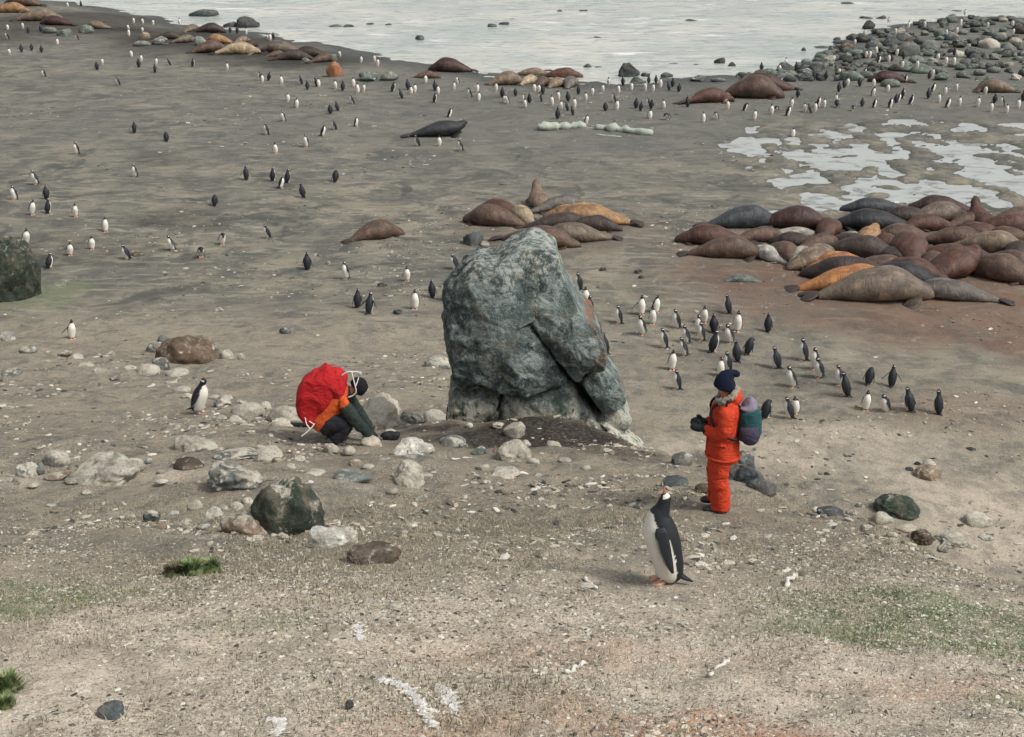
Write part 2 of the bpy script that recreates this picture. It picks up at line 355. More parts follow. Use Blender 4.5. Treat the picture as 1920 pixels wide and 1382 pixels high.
# ---------------------------------------------------------------- rocks
def rock_material():
    g = NT('boulder_stone', .88, .2); oi = g.n('ShaderNodeObjectInfo'); oc = oi.outputs['Color']; P = g.pos()
    n = g.noise(P, 1.6, 6, .65); f = g.noise(P, 9, 6, .7); vf = g.noise(P, 34, 4, .7)
    c = g.mix(g.ramp(n, .35, .65, 0, .75), oc, g.mix(1, oc, (.45, .47, .47), 'MULTIPLY'))
    c = g.mix(g.ramp(f, .50, .68, 0, .6), c, g.mix(1, oc, (1.7, 1.7, 1.6), 'MULTIPLY'))
    w_ = g.n('ShaderNodeSeparateXYZ'); g.set(w_.inputs[0], g.n('ShaderNodeNewGeometry').outputs['Normal'])
    gu = g.ramp(g.math('ADD', g.noise(P, 4.5, 6, .7, .4), g.math('ADD', g.math('MULTIPLY', w_.outputs[2], .10), g.math('MULTIPLY', oi.outputs['Alpha'], .30))), .66, .80)
    c = g.mix(gu, c, (.46, .43, .36)); c = g.mix(g.ramp(g.noise(P, 3.1, 6, .7, .6), .46, .64, 0, .5), c, (.20, .165, .125))
    c = g.mix(g.ramp(vf, .32, .5, .5, 0), c, (.04, .045, .04))
    g.base(c); g.bump(g.math('ADD', g.math('MULTIPLY', f, 1.0), g.math('MULTIPLY', vf, .3)), .8, .05); return g.m
M_ROCK = rock_material()
def ico(sub):
    import bmesh
    bm = bmesh.new(); bmesh.ops.create_icosphere(bm, subdivisions=sub, radius=1.0)
    V = np.array([v.co[:] for v in bm.verts]); F = np.array([[v.index for v in f.verts] for f in bm.faces]); bm.free(); return V, F
def rock_shape(sub, seed, angular=.5, rough=.18):
    V, F = ico(sub); r = np.random.default_rng(seed)
    # cut the ball with random planes: flat faces and worn edges
    d = r.normal(size=(int(9 + 8 * angular), 3)); d /= np.linalg.norm(d, axis=1)[:, None]; off = r.uniform(.62, .95, len(d))
    for q, o in zip(d, off):
        s = V @ q - o; m = s > 0; V[m] -= q[None] * (s[m] * (.55 + .45 * angular))[:, None]
    nn = V / (np.linalg.norm(V, axis=1)[:, None] + 1e-9)
    V = V + nn * (rough * fbm3(V * 1.3, 3, seed) + rough * .35 * fbm3(V * 4.5, 3, seed + 9))[:, None]
    V[:, 2] = np.where(V[:, 2] < -.35, -.35 + (V[:, 2] + .35) * .4, V[:, 2])
    return V, F
ROCKS = [npmesh('rock_shape', *rock_shape(3, 200 + k, (.2, .9, .5)[k % 3], (.18, .36, .28)[k % 3]), M_ROCK, k % 3 != 1) for k in range(9)]
DOMES = [npmesh('rock_dome', *rock_shape(5, 400 + k, .0, .40), M_ROCK, True) for k in range(3)]
ROCKS_BIG = [npmesh('rock_shape_fine', *rock_shape(5, 300 + k, (.9, .25)[k % 2], (.52, .36)[k % 2]), M_ROCK, True) for k in range(6)]
PAL = {'dark': (.050, .058, .060), 'slate': (.085, .10, .105), 'grey': (.15, .165, .155), 'green': (.13, .165, .14), 'pale': (.38, .36, .30), 'white': (.60, .58, .52), 'cream': (.56, .48, .38),
       'tan': (.25, .19, .135), 'brown': (.085, .065, .048), 'rust': (.28, .11, .05), 'moss': (.042, .056, .042), 'mossgreen': (.10, .14, .055), 'maroon': (.075, .035, .028), 'umber': (.15, .105, .072)}
def rock(px, py, wpx, hpx, colr, guano=0.0, name='rock', label=None, cat='rock', group=None, bury=.22, big=False, yaw=None, tilt=0, dep=None, shape=None):
    """a stone whose foot is seen at px,py and that spans wpx by hpx of the 1920 frame"""
    p = hit(px, py, False); s = scale_at(p); wd = wpx / s; el = math.atan2(CAMZ - p.z, p.y)
    dp = dep * wd if dep else wd * random.uniform(.7, 1.0)
    ht = max((hpx / s - .3 * dp * math.sin(el)) / (.85 * math.cos(el)), .6 * hpx / s)
    me = DOMES[shape % 3] if colr in ('moss', 'mossgreen') else random.choice(ROCKS_BIG if big else ROCKS) if shape is None else (ROCKS_BIG if big else ROCKS)[shape]
    y2 = p.y + dp * .3
    o = link(name, me, None, (p.x, y2, float(max(ground(p.x, y2, False), -0.2)) + ht * (.42 - bury)), (R(random.uniform(-8, 8)), R(tilt), R(yaw if yaw is not None else random.choice((0, 180)) + random.uniform(-25, 25))), (wd / 1.8, dp / 1.8, ht / 1.45))
    cc = PAL[colr]; v = random.uniform(.85, 1.15); o.color = (cc[0] * v, cc[1] * v, cc[2] * v, guano)
    return tag(o, label, cat, group)

# ---------------------------------------------------------------- the tall rock
def tall_rock():
    g = NT('lichened_rock', .9, .2); P = g.obj(); sx = g.n('ShaderNodeSeparateXYZ'); g.set(sx.inputs[0], P); zz = sx.outputs[2]; xx = sx.outputs[0]
    n = g.noise(P, .9, 6, .62, .5); m = g.noise(P, 2.6, 7, .68, .8); f = g.noise(P, 9, 6, .72); vf = g.noise(P, 30, 5, .7)
    c = g.mix(g.ramp(n, .38, .60), (.050, .074, .076), (.17, .205, .195))
    c = g.mix(g.ramp(m, .48, .60, 0, .9), c, (.31, .36, .34))
    c = g.mix(g.ramp(g.noise(g.mapv(P, (1, 1, 1), (.4, .2, 1)), 1.9, 7, .7, 1), .53, .60, 0, .75), c, (.17, .165, .13))
    c = g.mix(g.ramp(f, .53, .66, 0, .75), c, (.34, .37, .34)); c = g.mix(g.ramp(vf, .56, .68, 0, .6), c, (.40, .43, .39))
    c = g.mix(g.ramp(f, .30, .46, .85, 0), c, (.022, .034, .038))
    c = g.mix(g.math('MULTIPLY', g.ramp(g.noise(P, 3.4, 4, .6), .5, .62), g.ramp(zz, .5, 1.3, 1, 0)), c, (.055, .085, .055))
    c = g.mix(g.math('MULTIPLY', g.attr('rust'), g.ramp(m, .36, .56, .1, 1)), c, (.30, .125, .06))
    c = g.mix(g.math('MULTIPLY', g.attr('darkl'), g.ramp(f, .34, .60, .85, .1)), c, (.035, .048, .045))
    st = g.noise(g.mapv(P, (5.5, 5.5, .55)), 1.6, 6, .7, .4)
    c = g.mix(g.math('MULTIPLY', g.attr('guano'), g.ramp(g.math('ADD', g.math('MULTIPLY', st, .6), g.math('MULTIPLY', f, .4)), .42, .54)), c, (.58, .56, .47))
    c = g.mix(g.math('MULTIPLY', g.attr('topw'), g.ramp(f, .47, .58, 0, .8)), c, (.48, .49, .43))
    c = g.mix(g.math('MULTIPLY', g.attr('crack'), .92), c, (.010, .014, .014))
    g.base(c); g.bump(g.math('ADD', g.math('ADD', f, g.math('MULTIPLY', m, 1.6)), g.math('MULTIPLY', vf, .35)), 1.0, .07); M = g.m
    CRACKS = [[(984, 556), (996, 574), (1013, 600), (1040, 640), (1062, 684), (1086, 716), (1110, 755), (1142, 805)], [(900, 684), (930, 702), (962, 712), (1010, 707), (1058, 690)], [(1084, 690), (1100, 664), (1126, 657)], [(1128, 753), (1118, 770)], [(945, 712), (932, 745)]]
    base = Vector((0.45, 20.9, 0)); base.z = CAMZ - 9.27; root = bpy.data.objects.new('rock_outcrop', None); COL.objects.link(root); root.location = base
    tag(root, 'tall grey-green lichened rock leaning left, split by a slanting crack, in the middle', 'rock')
    s = 106.0
    def L(px, py): return (px - 1008) / s, (808 - py) / s / 1.0
    def block(name, poly, Tf, Tb, yoff=0, e=.42, n=(132, 72), seed=1, lean=0, rough=.10, rust=None, guano=None, facets=(), nf=7):
        Q = np.array([L(*q) for q in poly]); c0 = Q.mean(0)
        th = np.linspace(0, 2 * np.pi, n[0], endpoint=False); Rr = []
        for t in th:
            d = np.array([math.cos(t), math.sin(t)]); best = .05
            for a, b in zip(Q, np.roll(Q, -1, 0)):
                M2 = np.array([d, a - b]).T
                if abs(np.linalg.det(M2)) < 1e-9: continue
                k, u = np.linalg.solve(M2, a - c0)
                if k > 0 and -1e-6 <= u <= 1 + 1e-6: best = max(best, k)
            Rr.append(best)
        Rr = np.array(Rr); Rr = (np.roll(Rr, 1) + 2 * Rr + np.roll(Rr, -1)) / 4
        ph = np.linspace(-np.pi / 2, np.pi / 2, n[1])[1:-1]
        cr_ = np.cos(ph) ** e; sr = np.sign(ph) * np.abs(np.sin(ph)) ** (e * 1.5)
        RR = Rr[None] * cr_[:, None]
        U = c0[0] + RR * np.cos(th); Wv = c0[1] + RR * np.sin(th)
        D = np.where(sr[:, None] < 0, sr[:, None] * Tf, sr[:, None] * Tb) + yoff + lean * (Wv - c0[1])
        V = np.stack([U, D, Wv], -1).reshape(-1, 3); nr = len(ph)
        i = np.arange(nr - 1)[:, None] * n[0]; j = np.arange(n[0])[None]; j2 = (j + 1) % n[0]
        F = np.stack([i + j, i + j2, i + n[0] + j2, i + n[0] + j], -1).reshape(-1, 4)
        V = np.vstack([V, [[c0[0], -Tf + yoff, c0[1]], [c0[0], Tb + yoff, c0[1]]]]); a, b = len(V) - 2, len(V) - 1; jj = np.arange(n[0]); jn = (jj + 1) % n[0]
        F = np.vstack([F, np.stack([np.full(n[0], a), jn, jj, jj], -1), np.stack([np.full(n[0], b), (nr - 1) * n[0] + jj, (nr - 1) * n[0] + jn, (nr - 1) * n[0] + jn], -1)])
        # planar cuts: (px, py, nx, nz, slope) push the front face back beyond a line to make a second facet
        for (fx, fy, nx, nz, sl_) in facets:
            q = L(fx, fy); k = (V[:, 0] - q[0]) * nx + (V[:, 2] - q[1]) * nz
            V[:, 1] += np.where(V[:, 1] < yoff, np.clip(k, 0, 3) * sl_, 0)
        rp = np.random.default_rng(seed + 100); Rm = Rr.mean()
        for q in range(nf):
            a_ = rp.uniform(0, 2 * np.pi); q0 = rp.uniform(.15, .75) * np.interp(a_, th, Rr); k = (V[:, 0] - c0[0]) * math.cos(a_) + (V[:, 2] - c0[1]) * math.sin(a_) - q0
            fr = V[:, 1] < yoff; V[:, 1] = np.where(fr, np.maximum(V[:, 1], np.minimum(yoff - Tf * .97 + k * rp.uniform(.25, .8), yoff - .12 * Tf) + lean * (V[:, 2] - c0[1])), V[:, 1])
        rp = np.random.default_rng(seed); cen = np.array([c0[0], yoff, c0[1]])
        for q in range(0):
            d_ = rp.normal(size=3); d_[1] = -abs(d_[1]) * (1.6 if q < 16 else -1.2); d_ /= np.linalg.norm(d_)
            d_ = d_ * np.array([.75, 1, .6]); d_ /= np.linalg.norm(d_); pr = (V - cen) @ d_; o_ = pr.max() * (1 - rp.uniform(.08, .26)); m_ = pr > o_; V[m_, 1] -= np.clip((pr[m_] - o_) / d_[1], -.55, .55)
        cd = np.full(len(V), 9.)
        for line in CRACKS:
            Lq = [L(*q) for q in line]
            for (ax, az), (bx, bz) in zip(Lq, Lq[1:]):
                ab = np.array([bx - ax, bz - az]); k = np.clip(((V[:, 0] - ax) * ab[0] + (V[:, 2] - az) * ab[1]) / (ab @ ab), 0, 1)
                cd = np.minimum(cd, np.hypot(V[:, 0] - ax - k * ab[0], V[:, 2] - az - k * ab[1]))
        cd = cd + .05 * fbm3(V * 5, 3, 77); crk = np.exp(-(np.maximum(cd, 0) / .032) ** 2) * (V[:, 1] < yoff)
        nrm = V - np.array([c0[0], yoff, c0[1]]); nrm[:, 1] *= 1.5; nrm /= np.linalg.norm(nrm, axis=1)[:, None] + 1e-9
        dsp = rough * (1.2 * fbm3(V * 1.5, 3, seed) + .55 * np.abs(fbm3(V * 3.2, 4, seed + 5)) * 1.4 + .28 * fbm3(V * 9, 3, seed + 8))
        V = V + nrm * dsp[:, None]; V[:, 1] += .13 * crk
        me = tomesh(name, V, F, M)
        def mask(fn):
            return np.clip(fn(V[:, 0], V[:, 2], V[:, 1]), 0, 1)
        ru = mask(rust) if rust else np.zeros(len(V)); gv = mask(guano) if guano else np.zeros(len(V))
        tw = sstep(2.75, 3.3, V[:, 2])
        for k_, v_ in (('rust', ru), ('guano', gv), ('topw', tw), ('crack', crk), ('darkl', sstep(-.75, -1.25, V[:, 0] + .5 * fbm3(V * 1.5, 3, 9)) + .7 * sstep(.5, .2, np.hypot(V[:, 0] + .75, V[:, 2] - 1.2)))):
            at = me.attributes.new(k_, 'FLOAT', 'POINT'); at.data.foreach_set('value', v_.astype(np.float32))
        return link(name, me, root)
    low = lambda x, z, y: sstep(.95, .35, z)
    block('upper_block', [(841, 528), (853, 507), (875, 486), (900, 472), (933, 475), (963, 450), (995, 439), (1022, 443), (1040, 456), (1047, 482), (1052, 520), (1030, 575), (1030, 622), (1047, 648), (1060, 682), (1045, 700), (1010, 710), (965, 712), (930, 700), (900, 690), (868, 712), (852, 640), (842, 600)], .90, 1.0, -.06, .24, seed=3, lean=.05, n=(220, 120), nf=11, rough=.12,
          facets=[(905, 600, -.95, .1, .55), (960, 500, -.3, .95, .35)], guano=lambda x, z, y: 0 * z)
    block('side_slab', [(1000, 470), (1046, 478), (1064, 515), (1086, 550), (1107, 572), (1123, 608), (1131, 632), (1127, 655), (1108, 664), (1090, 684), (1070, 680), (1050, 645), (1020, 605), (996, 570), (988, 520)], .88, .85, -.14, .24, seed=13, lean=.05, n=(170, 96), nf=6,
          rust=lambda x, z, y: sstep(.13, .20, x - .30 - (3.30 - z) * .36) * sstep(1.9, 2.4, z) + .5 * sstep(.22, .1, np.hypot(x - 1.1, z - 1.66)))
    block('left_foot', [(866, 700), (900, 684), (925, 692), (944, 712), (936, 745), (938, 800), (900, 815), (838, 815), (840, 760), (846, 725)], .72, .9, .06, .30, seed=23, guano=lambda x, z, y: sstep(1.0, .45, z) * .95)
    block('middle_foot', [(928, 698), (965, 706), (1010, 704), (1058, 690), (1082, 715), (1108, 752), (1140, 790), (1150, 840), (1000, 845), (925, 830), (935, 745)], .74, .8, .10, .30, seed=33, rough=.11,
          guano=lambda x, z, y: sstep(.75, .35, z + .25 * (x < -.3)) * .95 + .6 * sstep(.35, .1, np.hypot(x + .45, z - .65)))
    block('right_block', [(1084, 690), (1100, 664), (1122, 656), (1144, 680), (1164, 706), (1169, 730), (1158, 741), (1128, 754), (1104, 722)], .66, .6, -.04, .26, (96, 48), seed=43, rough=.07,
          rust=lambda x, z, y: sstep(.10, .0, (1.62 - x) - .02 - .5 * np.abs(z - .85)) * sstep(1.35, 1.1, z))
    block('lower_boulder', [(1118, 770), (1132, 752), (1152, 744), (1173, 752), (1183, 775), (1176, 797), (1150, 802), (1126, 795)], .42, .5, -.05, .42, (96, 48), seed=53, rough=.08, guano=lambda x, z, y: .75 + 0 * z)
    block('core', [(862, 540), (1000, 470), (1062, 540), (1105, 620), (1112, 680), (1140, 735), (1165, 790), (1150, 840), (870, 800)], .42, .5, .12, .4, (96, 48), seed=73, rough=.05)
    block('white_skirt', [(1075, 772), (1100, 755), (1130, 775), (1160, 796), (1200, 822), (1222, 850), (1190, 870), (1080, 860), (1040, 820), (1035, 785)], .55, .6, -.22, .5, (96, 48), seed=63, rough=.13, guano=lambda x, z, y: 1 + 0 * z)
    return root
tall_rock()

# ---------------------------------------------------------------- elephant seals
def seal_material():
    g = NT('seal_hide', .55, .4); oi = g.n('ShaderNodeObjectInfo'); oc = oi.outputs['Color']; P = g.obj()
    n = g.noise(g.mapv(P, (.8, 1.6, 1.6)), 2.2, 5, .6, .4); f = g.noise(P, 14, 5, .7)
    c = g.mix(g.ramp(n, .36, .62, .75, 0), oc, g.mix(1, oc, (.42, .38, .40), 'MULTIPLY'))
    c = g.mix(g.ramp(g.noise(g.mapv(P, (1, 2, 1)), 3.2, 4, .6), .52, .66, 0, g_al(g, oi)), c, g.mix(1, oc, (2.0, 1.8, 1.55), 'MULTIPLY'))
    c = g.mix(g.ramp(f, .3, .5, .35, 0), c, (.03, .025, .02)); g.base(c)
    fold = g.noise(g.mapv(P, (3.6, 1.4, 1.4)), 1.5, 4, .6, 1.0); g.bump(g.math('ADD', g.math('MULTIPLY', fold, 1.0), g.math('MULTIPLY', f, .5)), 1.0, .06); return g.m
def g_al(g, oi):
    return 0.55
M_SEAL = seal_material()
def solid(name, colr, rough=.7, spec=.3, noise=.25, sc=20, bump=0, sheen=0):
    g = NT(name, rough, spec); P = g.obj(); n = g.noise(P, sc, 5, .65)
    g.base(g.mix(g.ramp(n, .35, .65, noise, 0), colr, tuple(v * .45 for v in colr)))
    if bump: g.bump(n, .7, bump)
    if sheen: g.b.inputs['Sheen Weight'].default_value = sheen
    return g.m
M_FLIP = solid('flipper_skin', (.045, .035, .03), .6)
SEALP = [(.04, .10), (.10, .15), (.22, .25), (.36, .37), (.50, .45), (.64, .47), (.75, .40), (.84, .30), (.90, .245), (.95, .20), (.985, .14), (1.0, .06)]
def seal_shape(k, fat=1.0, bend=0.0, up=0.0, curl=0.0, seg=22, n=44):
    t = np.array([a for a, b in SEALP]); r = np.array([b for a, b in SEALP]) * fat
    Q = cr(np.stack([t, r], 1), n); t, r = Q[:, 0], np.maximum(Q[:, 1], .02)
    L = 3.0; x = (t - .5) * L; y = bend * np.sin((t - .1) * math.pi) * 1.0 + curl * np.clip(t - .6, 0, 1) ** 2 * 4
    z = r * .80; u = np.clip((t - .62) / .38, 0, 1); z = z + up * u ** 1.5; x = x - up * .35 * u ** 2
    V, F, ang, ri = sweep(np.stack([x, y, z], 1), r * .82, r * 1.06, seg, N=(0, 0, 1))
    # soft rolls of blubber and a slumped belly
    rng_ = np.random.default_rng(k); V = V + .07 * np.stack([n3(V * 2.2 + q * 9, 7 + k) for q in range(3)], 1) + .02 * np.stack([n3(V * np.array([4.5, 3., 3.]) + q * 5, 17 + k) for q in range(3)], 1)
    V[:, 2] = np.where(V[:, 2] < .04, .04 + (V[:, 2] - .04) * .25, V[:, 2])
    hx = (x[-6], y[-6], z[-6])
    return V, F, (x, y, z, r)
def flat_fan(p0, d, ln, wd, th, side=(0, 0, 1), toes=0):
    """a flipper: flat tapered blade from p0 along d"""
    d = np.array(d, float); d /= np.linalg.norm(d); q = np.cross(side, d); q /= np.linalg.norm(q) + 1e-9
    ts = np.linspace(0, 1, 8); C = np.array(p0)[None] + d[None] * (ts * ln)[:, None] - np.array(side)[None] * (.25 * ln * ts ** 2)[:, None]
    wv = wd * (.55 + .7 * np.sin(ts * 2.6)) * np.where(ts > .97, .5, 1)
    return sweep(C, np.full(8, th) * (1.1 - ts * .7), wv, 10, N=side)[:2]
SEALS = []
SK = [dict(), dict(bend=.25), dict(bend=-.28), dict(fat=1.15, bend=.1), dict(up=.55), dict(up=1.25, fat=1.1), dict(curl=.5), dict(curl=-.5, fat=.92), dict(fat=1.12, bend=.15)]
for k, kw in enumerate(SK):
    V, F, (x, y, z, r) = seal_shape(k, **kw)
    body = tomesh('seal_body', V, F, M_SEAL)
    i = int(.68 * len(x)); parts = {}
    for sgn, nm in ((1, 'l'), (-1, 'r')):
        p = (x[i], y[i] + sgn * r[i] * .95, max(z[i] * .45, .12)); parts['ff' + nm] = tomesh('seal_fore_flipper', *flat_fan(p, (-.75, sgn * .55, -.10), .58, .16, .04), M_SEAL)
        parts['hf' + nm] = tomesh('seal_hind_flipper', *flat_fan((x[1], y[1] + sgn * .03, .16), (-.9, sgn * .38, .02), .5, .13, .03), M_FLIP)
    j = -3; nose = tomesh('seal_nose', *[q for q in sweep(np.array([[x[j] - .02, y[j], z[j] + .02], [x[-1] + .02, y[-1], z[-1] + .01], [x[-1] + .06, y[-1], z[-1] - .02]]), [.10, .085, .03], [.11, .09, .03], 10, N=(0, 0, 1))[:2]], M_FLIP)
    eyes = []
    for sgn in (1, -1):
        q = -7; e = Vector((x[q], y[q] + sgn * r[q] * .78, z[q] + r[q] * .42)); Vi, Fi = ico(1); eyes.append(npmesh('seal_eye', Vi * .028 + np.array(e), Fi, M_FLIP))
    SEALS.append((body, parts, nose, eyes))
SC = {'tan': (.22, .165, .115), 'brown': (.118, .074, .052), 'dark': (.058, .040, .032), 'black': (.030, .032, .036), 'redbrown': (.105, .050, .034), 'maroon': (.068, .034, .027), 'orange': (.38, .170, .060), 'gold': (.34, .20, .095),
      'grey': (.15, .135, .12), 'pale': (.38, .36, .31), 'blue': (.058, .066, .074), 'cream': (.42, .34, .22), 'olive': (.17, .135, .10)}
def seal(px, py, L, yaw, colr, label, shape=0, fat=1.0, group=None, lift=0.0):
    p = hit(px, py, False); s = scale_at(p); k = L / 3.0
    p2x, p2y = p.x, p.y + .42 * k * fat
    z = float(ground(p2x, p2y, False)) - .05 + lift
    root = bpy.data.objects.new('elephant_seal', None); COL.objects.link(root); root.location = (p2x, p2y, max(z, -.1)); root.rotation_euler = (0, 0, R(yaw)); root.scale = (k, k * fat, k * fat)
    tag(root, label, 'seal', group)
    b, parts, nose, eyes = SEALS[shape]; v = random.uniform(.9, 1.12); cc = [q * v * .88 for q in SC[colr]]
    for nm, me in [('body', b), ('fore_flipper', parts['ffl']), ('fore_flipper', parts['ffr']), ('hind_flipper', parts['hfl']), ('hind_flipper', parts['hfr']), ('nose', nose)] + [('eye', e) for e in eyes]:
        o = link(nm, me, root); o.color = (*[q * (.45 if 'flipper' in nm else 1) for q in cc], 1)
    return root
G1, G2, G3, G4 = 'seals lying in the big heap by the pools', 'seals in the huddle behind the tall rock', 'seals along the left shore', 'seals resting at the water edge'
for a in [
 (1773, 402, 3.0, 170, 'maroon', 'dark red seal at the very back of the heap beside the pool', 0, 1), (1650, 400, 3.2, 175, 'blue', 'slate-blue seal lying flat at the back of the heap, left of the pool foam', 0, .8),
 (1762, 420, 3.0, 10, 'olive', 'olive-grey seal in the back row of the heap', 3, 1), (1849, 432, 2.6, 100, 'redbrown', 'red-brown seal rearing its head highest at the back of the heap', 5, 1),
 (1822, 431, 2.6, 10, 'brown', 'tan-brown seal just below the rearing seal in the heap', 1, 1), (1888, 440, 3.0, -12, 'redbrown', 'red-brown seal at the right frame edge near the back of the heap', 0, 1.1),
 (1650, 434, 3.6, 172, 'black', 'black seal stretched along the back of the heap', 0, .95), (1737, 437, 2.8, 5, 'redbrown', 'red-brown seal right of the black one in the heap', 1, .95),
 (1393, 430, 3.4, 8, 'blue', 'blue-black seal at the back left corner of the heap', 0, 1.1), (1490, 433, 3.2, -12, 'maroon', 'dark brown seal touching the blue-black seal', 3, 1.05),
 (1560, 447, 2.6, 60, 'redbrown', 'rounded red-brown seal with a bright glint, left part of the heap', 8, 1.0), (1484, 447, 2.6, 5, 'pale', 'pale grey seal on its side with head right, left part of the heap', 6, .7),
 (1598, 447, 1.3, -60, 'pale', 'small pale grey seal squeezed in the middle of the heap', 0, 1), (1630, 460, 2.7, 60, 'gold', 'orange-brown seal with raised neck in the middle of the heap', 4, .95),
 (1343, 462, 3.1, 172, 'redbrown', 'dark red-brown seal at the left edge of the heap', 0, 1.05), (1672, 472, 2.3, 80, 'redbrown', 'red-brown seal seen end on in the middle of the heap', 8, 1),
 (1903, 458, 2.6, 160, 'brown', 'brown seal cut by the right frame edge, middle row', 0, 1), (1792, 468, 3.0, -28, 'brown', 'tan-brown seal lying slanted above the tan one with a white scar', 1, 1.1),
 (1860, 477, 3.1, -22, 'tan', 'tan seal with a white scar, right side of the heap', 0, 1.15), (1720, 494, 3.0, 75, 'redbrown', 'very big red-brown seal seen from behind in the heap', 8, 1.25),
 (1612, 486, 3.2, -22, 'dark', 'dark brown seal lying over the middle of the heap', 0, 1.1), (1655, 492, 2.6, -40, 'dark', 'dark seal wedged beside the very big red-brown one', 1, .9),
 (1467, 490, 2.6, -70, 'brown', 'brown seal with tan shoulder, second row on the left', 3, 1.0), (1543, 487, 2.4, 225, 'tan', 'tan seal with head down behind the light brown one', 0, 1.05),
 (1508, 494, 2.5, 240, 'pale', 'whitish grey seal with head towards the viewer', 0, 1.05), (1436, 487, 2.4, -62, 'white', 'white-grey curled seal near the left end of the heap', 6, .95),
 (1360, 487, 3.1, -3, 'brown', 'smooth brown seal at the front left of the heap, head right', 0, 1.1), (1762, 512, 2.3, 70, 'brown', 'brown seal with grey back in the right half of the heap', 8, 1.1),
 (1893, 512, 2.6, -50, 'brown', 'brown seal behind the slanted one by the right frame edge', 3, 1.1), (1543, 504, 3.0, 205, 'tan', 'light brown seal sloping head first towards the front left', 0, 1.05),
 (1870, 528, 3.2, -45, 'brown', 'grey-brown seal slanted down to the right in front', 0, 1.25), (1793, 527, 3.0, 32, 'redbrown', 'large red-brown bull with head raised at the front right', 4, 1.45),
 (1583, 511, 3.0, 198, 'orange', 'light orange seal with dark muzzle at the front left', 0, 1.0), (1700, 524, 3.2, -30, 'redbrown', 'rust-brown seal slanted behind the charcoal one', 0, 1.0),
 (1610, 531, 3.9, 168, 'dark', 'dark seal with a pale ridge along its back, between the orange ones', 1, 1.0), (1683, 536, 3.2, -24, 'black', 'charcoal seal right of the pale-ridged one', 0, 1.05),
 (1593, 551, 4.0, 6, 'orange', 'bright orange seal second from the front of the heap', 0, .95), (1643, 571, 4.3, 2, 'olive', 'big grey-brown seal nearest the viewer at the front of the heap', 0, 1.12),
 (1795, 566, 3.4, 162, 'grey', 'grey seal lying apart low at the front right of the heap', 0, .85),
 (1397, 531, 1.5, 175, 'green', 'small grey-green seal pup lying alone left of the front seals', 6, .85),
 (1540, 474, 2.6, 20, 'brown', 'brown seal filling the gap left of the middle of the heap', 1, 1), (1590, 470, 2.6, -30, 'dark', 'dark seal half covered in the middle of the heap', 0, 1.05), (1705, 457, 2.8, 170, 'brown', 'brown seal behind the very big red-brown one', 0, 1.05),
 (1775, 492, 2.8, -15, 'redbrown', 'red-brown seal between the very big one and the scarred one', 0, 1), (1832, 498, 2.8, 150, 'dark', 'dark seal under the scarred tan one', 1, 1.05), (1650, 515, 2.8, -10, 'brown', 'brown seal behind the rust-brown slanted one', 0, 1),
 (1500, 466, 2.4, 160, 'dark', 'dark seal under the pale grey one on its side', 0, 1), (1425, 458, 2.6, 10, 'brown', 'brown seal between the blue-black seal and the curled white one', 1, .95), (1850, 452, 2.8, 165, 'redbrown', 'red-brown seal above the scarred tan one', 0, 1),
 (1715, 421, 3.0, 170, 'dark', 'dark seal between the black one and the olive-grey one', 0, .95), (1908, 418, 2.6, 10, 'brown', 'brown seal at the right frame edge by the pool foam', 0, 1), (1915, 492, 2.4, 60, 'dark', 'dark seal cut by the right frame edge, lower row', 3, 1.05)]:
    SC.setdefault('white', (.52, .51, .46)); SC.setdefault('green', (.16, .19, .17))
    a = list(a); a[2] *= 1.10; a[7] *= 1.0; seal(*a, group=G1)
for a in [
 (1012, 392, 2.4, 100, 'tan', 'tan-grey seal with upright neck and dark head, back of the huddle', 5, 1.0), (1052, 402, 3.0, 8, 'grey', 'grey-brown seal in the back row of the huddle', 1, 1),
 (1076, 409, 2.6, 186, 'gold', 'rusty brown seal behind the golden one', 0, .85), (943, 409, 2.8, 148, 'redbrown', 'reddish seal lying slanted at the left of the huddle', 0, 1.05), (982, 418, 2.4, 112, 'cream', 'whitish tan seal in the middle of the huddle', 0, 1.05),
 (1113, 424, 3.7, 174, 'gold', 'long golden seal stretched to the right of the huddle', 0, .95), (930, 425, 3.0, 158, 'brown', 'brown seal at the left end of the huddle, tail right', 3, 1.0),
 (1045, 431, 3.2, 5, 'dark', 'dark seal lying in front of the golden one', 0, .85), (1105, 436, 2.8, -12, 'dark', 'dark brown seal low on the right of the huddle', 1, .9),
 (1083, 454, 3.2, 176, 'olive', 'mottled grey-brown seal in front of the huddle', 1, 1.0), (1010, 462, 3.5, -16, 'brown', 'brown seal just above the tall rock top, snout right', 2, .95)]: seal(*a[:2], a[2] * 1.08, *a[3:7], a[7] * 1.04, group=G2)
seal(703, 452, 2.7, 28, 'brown', 'lone brown seal left of the huddle, blunt end up right', 3, 1.1)
seal(822, 257, 4.0, 12, 'black', 'lone blackish seal with raised head on the open beach', 4, .95)
seal(846, 136, 3.9, 172, 'maroon', 'dark maroon seal silhouetted against the water', 0, 1.25)
for a in [(995, 142, 3.0, 0, 'tan', 'tan seal at the back left of the five at the water edge', 0, .9), (1052, 146, 3.6, 0, 'redbrown', 'reddish seal at the back of the water edge pile', 0, .95), (948, 160, 3.2, 20, 'tan', 'tan-grey seal leftmost of the water edge pile', 3, 1.15),
          (990, 158, 2.8, 60, 'cream', 'whitish seal second in the water edge pile', 0, 1.0), (1015, 163, 2.8, 70, 'brown', 'dark brown seal in the middle of the water edge pile', 0, 1.1), (1041, 164, 2.6, 60, 'tan', 'light brown seal right of the middle of the water edge pile', 0, 1.15),
          (1072, 164, 3.0, 70, 'grey', 'grey seal rightmost of the water edge pile', 8, 1.0), (797, 147, 2.4, 10, 'brown', 'small brown seal left of the water edge pile', 0, 1.0)]: seal(*a, group=G4)
G5 = 'seals in front of the rocky point'
